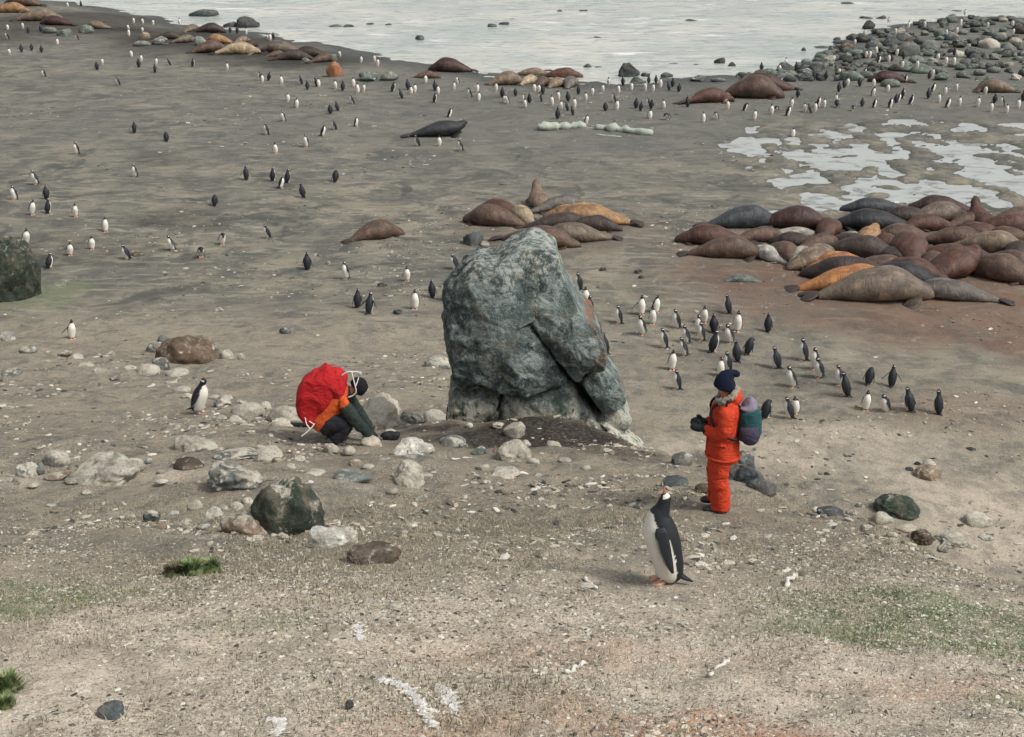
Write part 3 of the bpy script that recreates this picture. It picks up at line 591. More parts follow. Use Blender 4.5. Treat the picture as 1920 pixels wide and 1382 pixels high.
for a in [(1440, 172, 4.8, 172, 'maroon', 'dark brown seal at the back of the pile before the rocky point', 0, 1.15), (1295, 194, 2.3, 20, 'olive', 'grey-tan seal at the left end of the pile before the rocky point', 0, 1.0), (1330, 195, 3.8, 8, 'redbrown', 'long reddish seal in front, pile before the rocky point', 1, 1.1),
          (1361, 191, 2.0, 80, 'tan', 'small tan seal seen end on in the pile before the rocky point', 0, 1.2), (1412, 187, 4.6, -8, 'brown', 'huge brown seal with tan flank in the pile before the rocky point', 3, 1.25),
          (1672, 156, 3.4, 175, 'maroon', 'maroon seal lying among the penguins below the boulders', 0, 1.1), (1848, 170, 2.8, 50, 'redbrown', 'reddish seal leaning on a tan one at the far right', 4, 1.0), (1872, 173, 3.0, 170, 'tan', 'tan seal at the far right below the boulders', 3, 1.1)]: seal(*a, group=G5)
for a in [(15, 24, 4.4, 10, 'gold', 'golden seal at the far left frame edge by the shore'), (42, 12, 5.0, 170, 'brown', 'brown seal behind the golden one, top left corner'), (68, 40, 5.0, 12, 'tan', 'large tan seal with striped flank, top left'),
          (104, 48, 3.8, 170, 'maroon', 'dark red-brown seal right of the striped tan one'), (185, 54, 3.2, 160, 'tan', 'tan seal by itself on the dark shore'), (358, 60, 2.6, 60, 'olive', 'olive-brown seal nearest the water on the left shore'),
          (390, 62, 3.4, 5, 'dark', 'dark seal behind the pale ones on the left shore'), (410, 82, 3.0, 170, 'gold', 'rust-gold seal in the middle of the left shore row'), (312, 74, 3.0, 8, 'dark', 'dark seal behind the grey boulders, left shore'),
          (344, 80, 2.8, 30, 'olive', 'grey-tan seal left of the rust-gold one'), (390, 99, 3.6, 25, 'brown', 'grey-brown seal left of the cream one'), (452, 80, 2.4, 60, 'tan', 'small tan seal above the cream one'), (473, 90, 2.6, 80, 'maroon', 'dark red seal right of the cream one'),
          (441, 103, 4.2, 5, 'cream', 'cream-gold seal, brightest on the left shore'), (528, 100, 4.2, 175, 'olive', 'long tan-backed seal right of the dark red one'), (545, 115, 3.6, 5, 'dark', 'blackish seal in front of the tan-backed one'), (516, 107, 2.2, 30, 'brown', 'small brown seal below the tan-backed one'),
          (583, 107, 3.6, 172, 'dark', 'dark seal towards the right end of the left shore row'), (603, 117, 2.8, 40, 'brown', 'brown seal last but one of the left shore row')]: seal(*a[:5], a[5], (0, 1, 3, 0)[a[0] % 4], 1.05, group=G3)

# ---------------------------------------------------------------- stones, each where it lies
G = 'grey boulders along the left shore'
for a in [(92, 62, 26, 12, 'green', 'grey-green boulder beside the striped tan seal'), (120, 68, 28, 14, 'green', 'grey-green boulder left of the round one, left shore'), (160, 62, 26, 14, 'green', 'rounded pale green boulder on the left shore'), (271, 74, 22, 14, 'tan', 'tan boulder at the left end of the seal row'),
          (265, 87, 30, 10, 'grey', 'low grey boulder at the left end of the seal row'), (297, 85, 32, 16, 'grey', 'grey boulder beside the low one, left shore'), (375, 86, 24, 18, 'grey', 'grey boulder within the left seal row'), (573, 118, 20, 10, 'grey', 'small grey boulder in front of the dark shore seals'),
          (623, 115, 22, 16, 'green', 'grey-green boulder just above the orange boulder'), (627, 144, 32, 26, 'rust', 'orange-brown boulder on the beach'), (602, 60, 1, 1, None, None), (690, 151, 38, 18, 'green', 'first pale green boulder left of the small brown seal'), (730, 151, 34, 16, 'grey', 'rounded grey boulder left of the small brown seal')]:
    if a[4]: rock(*a[:5], guano=.25, label=a[5], group=G)
G = 'dark rocks standing in the sea'
for a in [(380, 31, 50, 16, 'slate', 'wedge-shaped dark rock in the water, upper left'), (462, 52, 42, 20, 'dark', 'black rock in the water close to the left shore'), (432, 51, 26, 10, 'slate', 'grey rock beside the black one, left shore water'), (628, 51, 26, 8, 'slate', 'low rock in the water above the left shore'),
          (653, 52, 20, 8, 'dark', 'low rock in the sea right of the first one'), (693, 45, 16, 5, 'dark', 'tiny rock in the sea, leftmost of the small pair'), (728, 46, 12, 5, 'dark', 'tiny rock in the sea, right of the small pair'), (787, 73, 20, 11, 'slate', 'slanting grey rock in the water left of centre'),
          (922, 49, 20, 8, 'slate', 'grey rock in the swell left of a dark one'), (946, 46, 24, 8, 'dark', 'dark rock in the swell near the top centre'), (960, 36, 12, 4, 'slate', 'tiny rock above the dark swell rock'), (1001, 37, 9, 4, 'slate', 'smallest rock top centre in the sea'), (1049, 23, 14, 7, 'dark', 'left rock of the pair near the top edge'),
          (1094, 22, 22, 7, 'dark', 'right rock of the pair near the top edge'), (1120, 73, 18, 8, 'slate', 'grey rock alone in the open water, centre right'), (1102, 127, 16, 10, 'slate', 'grey rock in the shallows above the crowd'), (1030, 132, 20, 6, 'dark', 'flat dark rock in the shallows above the seals'), (1125, 127, 26, 6, 'slate', 'low flat rock in the shallows left of the round boulder'),
          (1179, 143, 40, 26, 'dark', 'large round dark boulder at the water edge'), (1211, 142, 20, 9, 'dark', 'smaller dark rock touching the large round boulder'), (1195, 157, 26, 12, 'green', 'grey slab at the foot of the large round boulder'), (1252, 143, 28, 9, 'slate', 'low rock like a seal right of the round boulder'), (1262, 118, 22, 4, 'dark', 'thin dark rock in the water right of centre'),
          (1296, 38, 26, 5, 'slate', 'flat rock in the sea right of centre'), (1351, 117, 21, 12, 'dark', 'black rock in the bay, larger of two'), (1373, 124, 15, 10, 'dark', 'black rock in the bay, smaller of two'), (1306, 120, 14, 4, 'dark', 'low dark rock left of the two bay rocks'), (1590, 7, 24, 5, 'dark', 'flat dark rock at the top edge'),
          (1762, 20, 18, 5, 'slate', 'small flat rock near the top right'), (1795, 23, 26, 7, 'dark', 'dark rock near the top right'), (1625, 36, 26, 8, 'dark', 'dark flat rock off the rocky point'), (1654, 36, 20, 9, 'dark', 'dark rock right of the flat one off the point'), (1630, 55, 23, 15, 'dark', 'tall dark rock off the rocky point'), (1665, 61, 14, 7, 'slate', 'small rock behind the tall dark one'),
          (1570, 75, 14, 7, 'slate', 'small rock in the bay off the point, upper'), (1545, 90, 30, 5, 'slate', 'thin slab in the bay off the point'), (1508, 94, 10, 8, 'slate', 'small round rock in the bay off the point'), (1585, 82, 40, 7, 'slate', 'long low slab just off the point'), (1822, 36, 18, 8, 'dark', 'dark rock on the tip of the point'), (1875, 40, 38, 8, 'dark', 'long dark slab at the top right of the point')]:
    rock(*a[:5], guano=0, label=a[5], group=G, bury=.12)
G = 'boulders of the rocky point'
for a in [(1563, 100, 24, 15, 'dark', 'black boulder at the left tip of the point'), (1549, 120, 28, 9, 'dark', 'black slab under the left tip of the point'), (1640, 97, 30, 20, 'slate', 'dark boulder near the left of the point'), (1672, 92, 34, 24, 'slate', 'dark rounded boulder in the upper left of the point'), (1705, 105, 40, 24, 'grey', 'wide grey boulder in the middle of the point'),
          (1697, 78, 36, 16, 'slate', 'dark boulder on the upper slope of the point'), (1720, 118, 30, 14, 'green', 'grey-green boulder below the wide grey one'), (1745, 97, 34, 20, 'grey', 'brownish grey boulder right of the wide grey one'), (1730, 137, 44, 16, 'green', 'broad grey-green boulder in the lower point'), (1600, 152, 40, 20, 'green', 'pale rounded boulder at the foot of the point'),
          (1474, 131, 34, 16, 'slate', 'dark boulder with penguins on it, left end'), (1672, 163, 34, 14, 'green', 'pale green boulder in front of the maroon seal'), (1857, 90, 40, 17, 'white', 'bright white boulder among the grey ones'), (1795, 107, 26, 13, 'white', 'smaller bright white boulder among the grey ones'), (1906, 150, 20, 12, 'white', 'white boulder at the right frame edge'), (1895, 167, 36, 12, 'green', 'low pale green boulder by the far right seals'),
          (1438, 143, 40, 14, 'green', 'pale grey rock behind the seal pile'), (1395, 144, 30, 9, 'dark', 'dark rock behind the seal pile'), (1310, 152, 34, 10, 'slate', 'dark rock left of the seal pile at the shore'), (1348, 153, 26, 8, 'grey', 'grey rock behind the seal pile, nearer the shore')]:
    rock(*a[:5], guano=.9 if a[4] == 'white' else .15, label=a[5], group=G)
# the rest of the boulder bank
NAMED = [(1857, 90, 46), (1795, 107, 34), (1906, 150, 24), (1730, 137, 44), (1600, 152, 40), (1672, 163, 34), (1672, 156, 70), (1705, 105, 40)]
bank = []; tries = 0; bk = []
while len(bank) < 290 and tries < 12000:
    tries += 1; px = random.uniform(1395, 1935); top = np.interp(px, [1395, 1500, 1560, 1640, 1720, 1800, 1935], [147, 126, 92, 62, 46, 37, 33]); bot = np.interp(px, [1395, 1560, 1750, 1935], [157, 152, 152, 160])
    py = top + (bot - top) * random.random() ** (1.15 if px > 1560 else 1)
    q = hit(px, py, False)
    if q.y > np.interp(q.x, SHX, SHY) + 4: continue
    r_ = random.uniform(.24, .68) * (1.1 if py < 110 else .9)
    if any(abs(px - m_[0]) < m_[2] * .6 and -8 < py - m_[1] < 14 for m_ in NAMED): continue
    if any((q.x - b[0]) ** 2 + (q.y - b[1]) ** 2 * .5 < ((r_ + b[2]) * .52) ** 2 for b in bank): continue
    bank.append((q.x, q.y, r_))
    s = scale_at(q); c_ = random.choices(['dark', 'slate', 'grey', 'green', 'brown', 'pale'], [4, 6, 6, 4, 1, 2])[0]
    o = rock(px, py, r_ * 2 * s, r_ * .95 * s, c_, guano=random.choice((0, 0, 0, .2)), group='smaller boulders of the rocky point', name='boulder', cat='boulder', bury=.1)
    bk.append((px, py, ('small' if r_ < .42 else 'large' if r_ > .66 else 'middling') + ' ' + {'slate': 'dark grey', 'dark': 'blackish', 'green': 'grey-green'}.get(c_, c_), o))
MARKS = [(1549, 110, 'black boulders at the left tip'), (1640, 85, 'dark boulder on the left slope'), (1700, 100, 'wide grey boulder'), (1730, 137, 'broad grey-green boulder'), (1600, 148, 'pale rounded foot boulder'), (1857, 85, 'brightest white boulder'), (1795, 105, 'smaller white boulder'),
         (1906, 145, 'white boulder at the right frame edge'), (1672, 156, 'maroon seal below the point'), (1474, 131, 'penguin-topped boulder'), (1395, 144, 'dark rock behind the seal pile'), (1822, 40, 'rocks on the tip of the point'), (1780, 70, 'two penguins high on the point'), (1900, 60, 'penguin at the top right'), (1820, 125, 'lower right boulders')]
grp = {}
for px, py, lk, o in bk:
    mk_ = min(MARKS, key=lambda q: (q[0] - px) ** 2 + 4 * (q[1] - py) ** 2); grp.setdefault((lk, mk_[2]), []).append((px, o))
ORDN = ['leftmost', 'second from left', 'third from left', 'fourth from left', 'fifth from left', 'sixth from left', 'seventh from left', 'eighth from left', 'ninth from left', 'tenth from left', 'eleventh from left']
for (lk, mk_), its in grp.items():
    its.sort(key=lambda q: q[0])
    for n_, (px, o) in enumerate(its): o['label'] = lk + ' boulder' + (', ' + ORDN[min(n_, 10)] if len(its) > 1 else '') + ' by the ' + mk_

# middle ground and foreground stones
G = 'stones on the slope'
STR = {'strewn right of the long pale rock': [(275, 868, 22, 10), (300, 890, 16, 8), (330, 872, 24, 12), (372, 872, 20, 10), (300, 905, 26, 8), (390, 842, 20, 9), (410, 850, 26, 14), (470, 880, 22, 10), (520, 868, 26, 12), (545, 878, 20, 10), (560, 862, 22, 9)],
 'strewn below the far left stones': [(20, 905, 26, 9), (60, 912, 20, 7), (130, 905, 24, 9), (160, 925, 20, 8), (40, 945, 18, 6), (95, 950, 20, 7)],
 'strewn in the ridge left of the lone penguin': [(160, 690, 30, 12), (185, 700, 26, 12), (215, 712, 22, 9), (245, 695, 28, 12), (318, 722, 26, 11), (338, 735, 30, 12), (352, 748, 26, 12), (205, 668, 20, 10), (120, 665, 24, 9), (50, 660, 30, 14), (85, 680, 30, 8), (20, 700, 40, 12)],
 'strewn between lone penguin and red backpack': [(400, 750, 24, 12), (425, 748, 20, 9), (450, 758, 24, 11), (485, 790, 20, 10), (505, 782, 26, 12), (560, 778, 24, 14), (415, 785, 20, 7)],
 'strewn across the dark mound': [(870, 840, 22, 12), (905, 880, 26, 12), (930, 850, 22, 10), (985, 838, 24, 14), (1000, 870, 26, 14), (1015, 855, 18, 9), (935, 800, 24, 8), (880, 800, 14, 8), (1060, 865, 22, 8), (1100, 880, 20, 8), (1140, 850, 24, 12), (1010, 895, 20, 8), (915, 908, 24, 9)],
 'strewn under the white domed stone': [(720, 870, 30, 14), (745, 895, 28, 14), (800, 900, 30, 16), (815, 878, 24, 12), (735, 925, 24, 10), (790, 940, 26, 12), (690, 880, 24, 10), (665, 872, 22, 12)],
 'strewn left of the mossy foreground rock': [(300, 990, 22, 10), (325, 965, 20, 9), (345, 980, 22, 9), (380, 990, 26, 12), (415, 960, 24, 14), (430, 985, 26, 12), (440, 955, 26, 14), (462, 945, 24, 14), (340, 1010, 20, 8), (250, 1005, 20, 7), (480, 1010, 24, 9)],
 'strewn on the knoll edge at right': [(1600, 968, 22, 12), (1612, 955, 18, 12), (1625, 990, 24, 9), (1675, 1005, 22, 8), (1770, 1035, 26, 12), (1825, 1030, 22, 9), (1715, 1010, 20, 12), (1850, 1012, 30, 9), (1560, 985, 20, 7)]}
for ph_, its_ in STR.items():
    its_.sort(); cnt = {}
    ks_ = [random.choice(('pale', 'grey', 'tan', 'white', 'grey', 'pale')) for _ in its_]
    for a, k_ in zip(its_, ks_):
        cnt[k_] = cnt.get(k_, 0) + 1; nk = ks_.count(k_)
        lab_ = {'pale': 'pale', 'grey': 'grey', 'tan': 'tan', 'white': 'whitish'}[k_] + ' small stone' + ((', ' + ['leftmost', 'second from left', 'third from left', 'fourth from left', 'fifth from left', 'sixth from left', 'seventh from left', 'eighth from left', 'ninth from left'][cnt[k_] - 1]) if nk > 1 else '') + ', ' + ph_
        rock(*a, k_, guano=.5, label=lab_, group=G, bury=.3)
for a in [(16, 562, 98, 100, 'moss', .1, 'mossy dark green boulder cut by the left frame edge', 1, 3), (887, 458, 38, 28, 'slate', 0, 'dark blue-grey stone left of the tall rock top'), (909, 461, 20, 10, 'pale', .5, 'small whitish stone beside the blue-grey stone'), (347, 678, 102, 56, 'umber', .12, 'tan boulder with a dark hollow, left of the red backpack', 1),
          (287, 660, 34, 20, 'grey', .3, 'grey stone left of the tan boulder'), (305, 640, 20, 14, 'grey', 0, 'dark grey stone behind the tan boulder'), (424, 674, 26, 22, 'pale', .6, 'whitish round stone right of the tan boulder'), (406, 672, 18, 22, 'grey', .3, 'dark mottled stone touching the tan boulder'), (452, 675, 14, 14, 'pale', .6, 'second whitish stone right of the tan boulder'),
          (145, 676, 26, 14, 'white', .8, 'white-topped stone on the far left slope'), (300, 692, 34, 26, 'slate', .4, 'blue-grey stone in the whitish ridge'), (275, 702, 40, 20, 'pale', .8, 'white stone in the ridge left of the blue-grey one'), (330, 704, 40, 14, 'pale', .5, 'pale flat stone right of the blue-grey one'), (12, 638, 34, 20, 'grey', .6, 'grey stone at the left frame edge below the mossy boulder'),
          (533, 625, 22, 14, 'slate', .3, 'dark stone alone on the plain left of centre'), (745, 590, 18, 12, 'dark', .2, 'dark stone near the penguin pair left of the rock'), (716, 538, 18, 9, 'dark', 0, 'small dark stone above the penguin pair'), (418, 764, 40, 22, 'grey', .55, 'grey stone right of the lone standing penguin'), (462, 778, 56, 24, 'pale', .6, 'pale stone between the penguin and the red backpack'),
          (440, 790, 30, 14, 'white', .8, 'small white stone near the lone penguin'), (535, 792, 66, 34, 'pale', .6, 'whitish stone mass behind the crouching person'), (528, 803, 42, 22, 'cream', .5, 'cream stone beside the black bag'), (497, 766, 22, 16, 'white', .7, 'white stone on the slope left of the crouching person'), (704, 800, 84, 52, 'white', 1.5, 'big cream boulder streaked white in front of the crouching person', 1),
          (716, 778, 60, 48, 'cream', 1.3, 'round cream top of the boulder stack by the person', 1), (768, 792, 50, 26, 'grey', .5, 'grey-white slab between the cream boulder and tall rock'), (815, 787, 46, 22, 'white', .8, 'white stone at the left foot of the tall rock'), (693, 834, 44, 26, 'cream', .6, 'cream stone right under the persons hand'), (619, 846, 30, 16, 'pale', .4, 'pale stone just below the boots'),
          (654, 848, 24, 14, 'pale', .3, 'pale stone right of the one below the boots'), (779, 855, 66, 36, 'white', .45, 'white domed stone in front of the tall rock', 1), (848, 836, 46, 22, 'grey', .4, 'grey stone right of the white domed one'), (966, 815, 40, 26, 'pale', .6, 'pale upright stone on the dark mound'), (962, 862, 58, 38, 'pale', .75, 'white-splashed stone below the dark mound', 1),
          (898, 853, 30, 18, 'green', .4, 'green-grey stone on the dark mound'), (1037, 842, 32, 20, 'pale', .4, 'pale stone right of the splashed one'), (948, 895, 60, 16, 'cream', .7, 'flat cream stone below the mound'), (768, 915, 60, 50, 'pale', .5, 'lumpy brownish-white rock below the domed stone', 1), (770, 875, 90, 24, 'grey', .3, 'broad grey rock sunk in the soil below the domed stone'),
          (357, 850, 66, 34, 'pale', .5, 'grey-white domed rock on the left slope', 1), (445, 862, 100, 26, 'grey', .5, 'long grey rock right of the domed one'), (500, 857, 62, 18, 'pale', .7, 'white-streaked flat rock left of centre'), (200, 897, 106, 42, 'pale', .5, 'long pale rock on the left slope', 1), (245, 880, 44, 22, 'pale', .6, 'end stone at the right of the long pale rock'),
          (50, 892, 44, 28, 'white', .7, 'white stone with dark side, far left', 1), (74, 886, 20, 20, 'grey', .1, 'dark half of the far left stone pair'), (105, 872, 46, 34, 'grey', .7, 'grey ragged stone behind the far left pair'), (100, 897, 48, 12, 'tan', .3, 'flat tan stone right of the far left pair'), (430, 915, 84, 44, 'grey', .5, 'mottled grey rock above the mossy one', 1),
          (350, 880, 50, 22, 'brown', .1, 'dark ragged rock left of the mottled one'), (655, 898, 80, 22, 'grey', .2, 'grey rock ledge below the crouching person'), (588, 888, 40, 10, 'white', .8, 'thin white stone below the boots'), (285, 975, 36, 22, 'slate', .5, 'dark stone with a white top, left of the mossy rock'), (365, 955, 32, 20, 'pale', .5, 'pale stone left of the mossy rock'),
          (398, 970, 40, 26, 'pale', .8, 'white spotted stone beside the mossy rock'), (455, 1003, 100, 50, 'tan', .55, 'tan weathered rock leaning on the mossy one', 1), (530, 1000, 118, 104, 'moss', .35, 'large dark green mossy rock in the left foreground', 1, 1), (620, 1020, 82, 40, 'white', .4, 'white-grey stone right of the mossy rock', 1), (205, 1345, 46, 30, 'slate', 0, 'dark blue stone at the bottom left', 1),
          (737, 1146, 30, 14, 'pale', .3, 'pale flat stone in the lower centre'), (14, 1190, 24, 14, 'slate', .1, 'dark stone low at the left frame edge'), (655, 1325, 14, 14, 'dark', .3, 'small dark stone low left of centre'), (1278, 870, 48, 24, 'grey', .1, 'smooth grey stone left of the orange suit'), (1268, 908, 44, 12, 'slate', 0, 'thin dark slab left of the orange suit'),
          (1322, 918, 36, 16, 'brown', .1, 'brown stone behind the persons boots'), (1393, 880, 46, 38, 'slate', 0, 'tall dark boulder right behind the orange suit', 1), (1395, 905, 56, 40, 'slate', .1, 'front dark boulder right of the orange suit', 1), (1432, 922, 62, 32, 'slate', .1, 'low dark boulder at the end of the row'), (1560, 965, 50, 18, 'slate', .1, 'dark slab on the knoll edge, right'),
          (1680, 970, 72, 34, 'moss', .05, 'dark greenish boulder right of the knoll', 1, 2), (1656, 983, 40, 24, 'pale', .6, 'pale round stone in front of the greenish boulder'), (1745, 900, 50, 26, 'tan', .2, 'tan stone under the white one, right', 1), (1743, 877, 26, 16, 'white', .9, 'white stone perched on the tan one, right'), (1722, 872, 14, 7, 'dark', 0, 'small black stone left of the perched white one'),
          (1705, 884, 18, 8, 'slate', .1, 'small slate stone left of the tan one'), (1835, 985, 54, 24, 'pale', .5, 'pale flat stone at the far right'), (1795, 1025, 80, 24, 'pale', .4, 'pale ridge stone on the knoll edge, far right', 1), (1735, 1022, 54, 30, 'brown', .1, 'dark ragged rock on the knoll edge, far right', 1), (1700, 998, 44, 14, 'cream', .4, 'cream slab on the knoll edge'),
          (1551, 893, 14, 9, 'dark', 0, 'small black stone alone right of the hiker'), (1822, 846, 20, 7, 'dark', 0, 'flat black stone on the right plain'), (1130, 508, 12, 8, 'dark', 0, 'dark stone right of the tall rock, left of a pair'), (1198, 512, 18, 9, 'dark', 0, 'dark stone right of the tall rock, in the middle'), (1203, 522, 12, 6, 'dark', 0, 'smaller dark stone just below it'),
          (1465, 600, 1, 1, None, 0, ''), (410, 583, 18, 8, 'pale', .6, 'whitish stone on the left plain'), (820, 690, 46, 26, 'grey', .6, 'grey mottled stone left of the tall rock, half sunk'), (980, 1000, 1, 1, None, 0, ''), (1100, 1100, 26, 8, 'white', .7, 'white bone-like stone left of the big penguin'), (615, 497, 9, 9, 'pale', .3, 'round pale stone next to a dark penguin'), (255, 480, 28, 8, 'brown', 0, 'dark clod right of a left-facing penguin')]:
    if a[4]: rock(*a[:5], guano=a[5], label=a[6].replace("persons", "crouching person's" if 'hand' in a[6] else "standing person's"), group=G, big=len(a) > 7, bury=.30 if a[4] != 'moss' else .15, shape=a[8] if len(a) > 8 else None, dep=.75 if a[4] == 'moss' else None)

# ---------------------------------------------------------------- driftwood / whale bone
M_WOOD = solid('bleached_wood', (.42, .46, .38), .85, .2, .5, 9, .02)
def log(p0, p1, r, label, lumps=0):
    a, b = hit(*p0, False), hit(*p1, False); c = (a + b) / 2
    d = b - a; n = 16; ts = np.linspace(0, 1, n); C = np.array([list(a + d * t - c) for t in ts]); C[:, 2] += r * .6
    C += .05 * rng.normal(size=C.shape) * r * 3; rr = r * (1 + .25 * rng.normal(size=n)) * np.where((ts < .02) | (ts > .98), .6, 1)
    V, F, _, _ = sweep(C, rr * .8, rr, 12, N=(0, 0, 1)); V += .04 * np.stack([n3(V * 4 + q * 5, 3) for q in range(3)], 1)
    tag(link('driftwood_log', tomesh('log', V, F, M_WOOD), None, c), label, 'log', 'bleached logs on the beach')
log((1008, 243), (1100, 240), .30, 'pale bleached log with a thick end, left of the long one')
log((1117, 243), (1224, 254), .27, 'long pale bleached log lying right of the thick one')
log((1117, 254), (1165, 258), .08, 'thin pale stick lying under the long bleached log')
log((1098, 240), (1122, 244), .07, 'short pale stick between the two bleached logs')
M_BONE = solid('bleached_bone', (.62, .60, .54), .8, .2, .3, 12, .01)
def stick(p0, p1, r, label, name='stick', cat='stick'):
    a, b = hit(*p0), hit(*p1); c = (a + b) / 2; C = np.array([list(a + (b - a) * t - c) for t in np.linspace(0, 1, 9)]); C[:, 2] += r * .8 + .01 * rng.normal(size=9)
    C += rng.normal(size=C.shape) * r * .35
    V, F, _, _ = sweep(C, r * np.array([.9, 1.2, 1, .9, .9, .95, 1, 1.1, .6]), r * np.array([.9, 1.2, 1, .9, .9, .95, 1, 1.1, .6]), 8, N=(0, 0, 1))
    tag(link(name, tomesh(name, V, F, M_BONE), None, c), label, cat)
stick((1330, 1270), (1366, 1237), .014, 'pale straight stick lying slanted in the lower right foreground')
stick((1062, 1265), (1098, 1245), .014, 'pale short stick lying in the lower centre foreground')
stick((1472, 1102), (1492, 1080), .02, 'whitish bone standing slanted right of the big penguin', 'bone', 'bone')
stick((1096, 1087), (1118, 1106), .016, 'whitish bone on the turf left of the big penguin', 'bone', 'bone')
stick((928, 892), (990, 889), .02, 'pale bone half sunk below the dark mound', 'bone', 'bone')
stick((846, 863), (885, 858), .015, 'thin white bone in front of the dark mound', 'bone', 'bone')
# ---------------------------------------------------------------- penguins
def plumage():
    g = NT('penguin_plumage', .6, .35); v = g.attr('Col', 'Color'); n = g.noise(g.obj(), 60, 4, .6)
    g.base(g.mix(g.ramp(n, .35, .65, .18, 0), v, g.mix(1, v, (.6, .6, .6), 'MULTIPLY'))); g.bump(n, .3, .004); return g.m
M_PEN = plumage(); M_BEAK = solid('penguin_beak', (.45, .14, .05), .5, .4, .2); M_FOOT = solid('penguin_foot', (.62, .33, .24), .7, .3, .3)
BLK, WHT = (.013, .015, .020), (.72, .70, .63)
STD = [(-.055, .035, .05, .045), (-.06, .07, .10, .085), (-.05, .15, .118, .112), (-.03, .27, .127, .127), (0, .38, .124, .120), (.014, .46, .103, .100), (.02, .525, .070, .072), (.026, .575, .052, .052), (.038, .625, .056, .048), (.042, .66, .045, .04), (.04, .69, .012, .012)]
HERO = [(-.055, .03, .05, .05), (-.062, .07, .10, .09), (-.06, .14, .112, .115), (-.035, .24, .122, .128), (-.008, .33, .130, .128), (.018, .41, .129, .122), (.030, .48, .112, .104), (.030, .545, .086, .080), (.012, .595, .060, .058), (.0, .64, .048, .046), (-.006, .675, .043, .040), (.002, .705, .026, .026), (.006, .715, .012, .012)]
PREEN = [(-.06, .035, .05, .045), (-.065, .07, .10, .085), (-.055, .15, .12, .115), (-.03, .26, .13, .13), (.0, .36, .125, .122), (.035, .44, .105, .10), (.085, .475, .070, .07), (.135, .465, .055, .052), (.175, .43, .056, .048), (.195, .395, .042, .04), (.205, .372, .012, .012)]
BENT = [(-.10, .10, .05, .045), (-.10, .13, .09, .08), (-.08, .19, .12, .112), (-.02, .26, .127, .125), (.05, .32, .12, .118), (.11, .35, .098, .098), (.165, .34, .07, .07), (.205, .30, .054, .052), (.225, .255, .056, .048), (.235, .22, .042, .04), (.24, .20, .012, .012)]
SHORT = [(-.05, .03, .06, .05), (-.05, .07, .11, .095), (-.045, .15, .128, .122), (-.02, .26, .134, .13), (.0, .355, .122, .118), (.012, .42, .098, .096), (.018, .465, .072, .072), (.03, .51, .056, .05), (.036, .545, .044, .04), (.036, .565, .012, .012)]
def penguin_body(P, seg, n, hero=False, necks=None):
    Q = cr(P, n); C = np.stack([Q[:, 0], np.zeros(n), Q[:, 1]], 1)
    V, F, ang, ri = sweep(C, np.maximum(Q[:, 2], .006), np.maximum(Q[:, 3], .006), seg, S=(0, 1, 0))
    t = ri / (n - 1); d = np.abs(np.angle(np.exp(1j * ang))) + (.05 if hero else .14) * n3(V * 30, 3) + .05 * n3(V * 80, 4)      # 0 at the breast, pi at the back
    lim = np.interp(t, [0, .12, .35, .6, .68, .72], [1.9, 1.75, 1.55, 1.35, 1.0, .4]) if not hero else np.interp(t, [0, .1, .3, .44, .5, .56, .60], [2.0, 2.05, 2.05, 1.9, 1.5, 1.15, .8])
    white = ((d < lim) & (t < (.70 if not hero else .66))) .astype(float)
    # pale patch over each eye
    th0 = .865; white = np.maximum(white, ((np.abs(t - th0) < .03) & (d > .95) & (d < 2.6)).astype(float))
    if hero: white = np.maximum(((d < lim) & (t < .60)).astype(float), ((t > .86) & (t < .945) & (d > 1.0)).astype(float))
    if len(P) == len(BENT) and P is BENT: pass
    col = np.array(BLK)[None] * (1 - white[:, None]) + np.array(WHT)[None] * white[:, None]
    rl = Q[-3]; return V, F, col
def flipper_geo(sg, up=0.0, hero=False, scale=1.0, base=(0, .112, .44)):
    n = 9; ts = np.linspace(0, 1, n); L = .29 * scale
    a = R(8 + up * 75) * 1.0
    d = np.array([-.16, sg * math.sin(a), -math.cos(a)]); d /= np.linalg.norm(d)
    C = np.array([base[0], sg * base[1], base[2]])[None] + d[None] * (ts * L)[:, None]; C[:, 0] -= .05 * ts ** 2
    wv = np.interp(ts, [0, .15, .45, .8, 1], [.026, .040, .040, .026, .008]) * scale * (1.15 if hero else 1)
    V, F, ang, ri = sweep(C, np.full(n, .010), wv, 10, N=(0, sg, .2 + up))
    edge = (np.abs(np.sin(ang)) > .93) & (np.sin(ang) * sg < 0); col = np.where((edge & (ri > 1))[:, None], np.array((.45, .45, .43))[None], np.array(BLK)[None] * 1.3)
    return V, F, col
def foot_geo(sg, x=-.02):
    parts = []
    for a in (-.35, 0, .35):
        C = np.array([[x, sg * .05, .035], [x + .05 * math.cos(a), sg * .05 + .05 * math.sin(a), .022], [x + .105 * math.cos(a), sg * .05 + .105 * math.sin(a), .008]])
        V, F, _, _ = sweep(C, [.016, .011, .006], [.020, .018, .009], 8, N=(0, 0, 1)); parts.append((V, F, (.62, .33, .24)))
    return merge(parts)
def beak_geo(p, d, ln=.062):
    d = np.array(d, float); d /= np.linalg.norm(d); C = np.array(p)[None] + d[None] * np.array([-.02, 0, .5, 1])[:, None] * np.array([1, ln, ln, ln])[:, None]
    V, F, _, _ = sweep(C, [.018, .015, .009, .002], [.016, .013, .007, .002], 8, S=(0, 1, 0)); return V, F, (.45, .14, .05)
def tail_geo(x=-.13, z=.075):
    C = np.array([[x, 0, z], [x - .05, 0, z - .03], [x - .11, 0, z - .06]]); V, F, _, _ = sweep(C, [.022, .014, .004], [.045, .035, .012], 8, S=(0, 1, 0)); return V, F, BLK
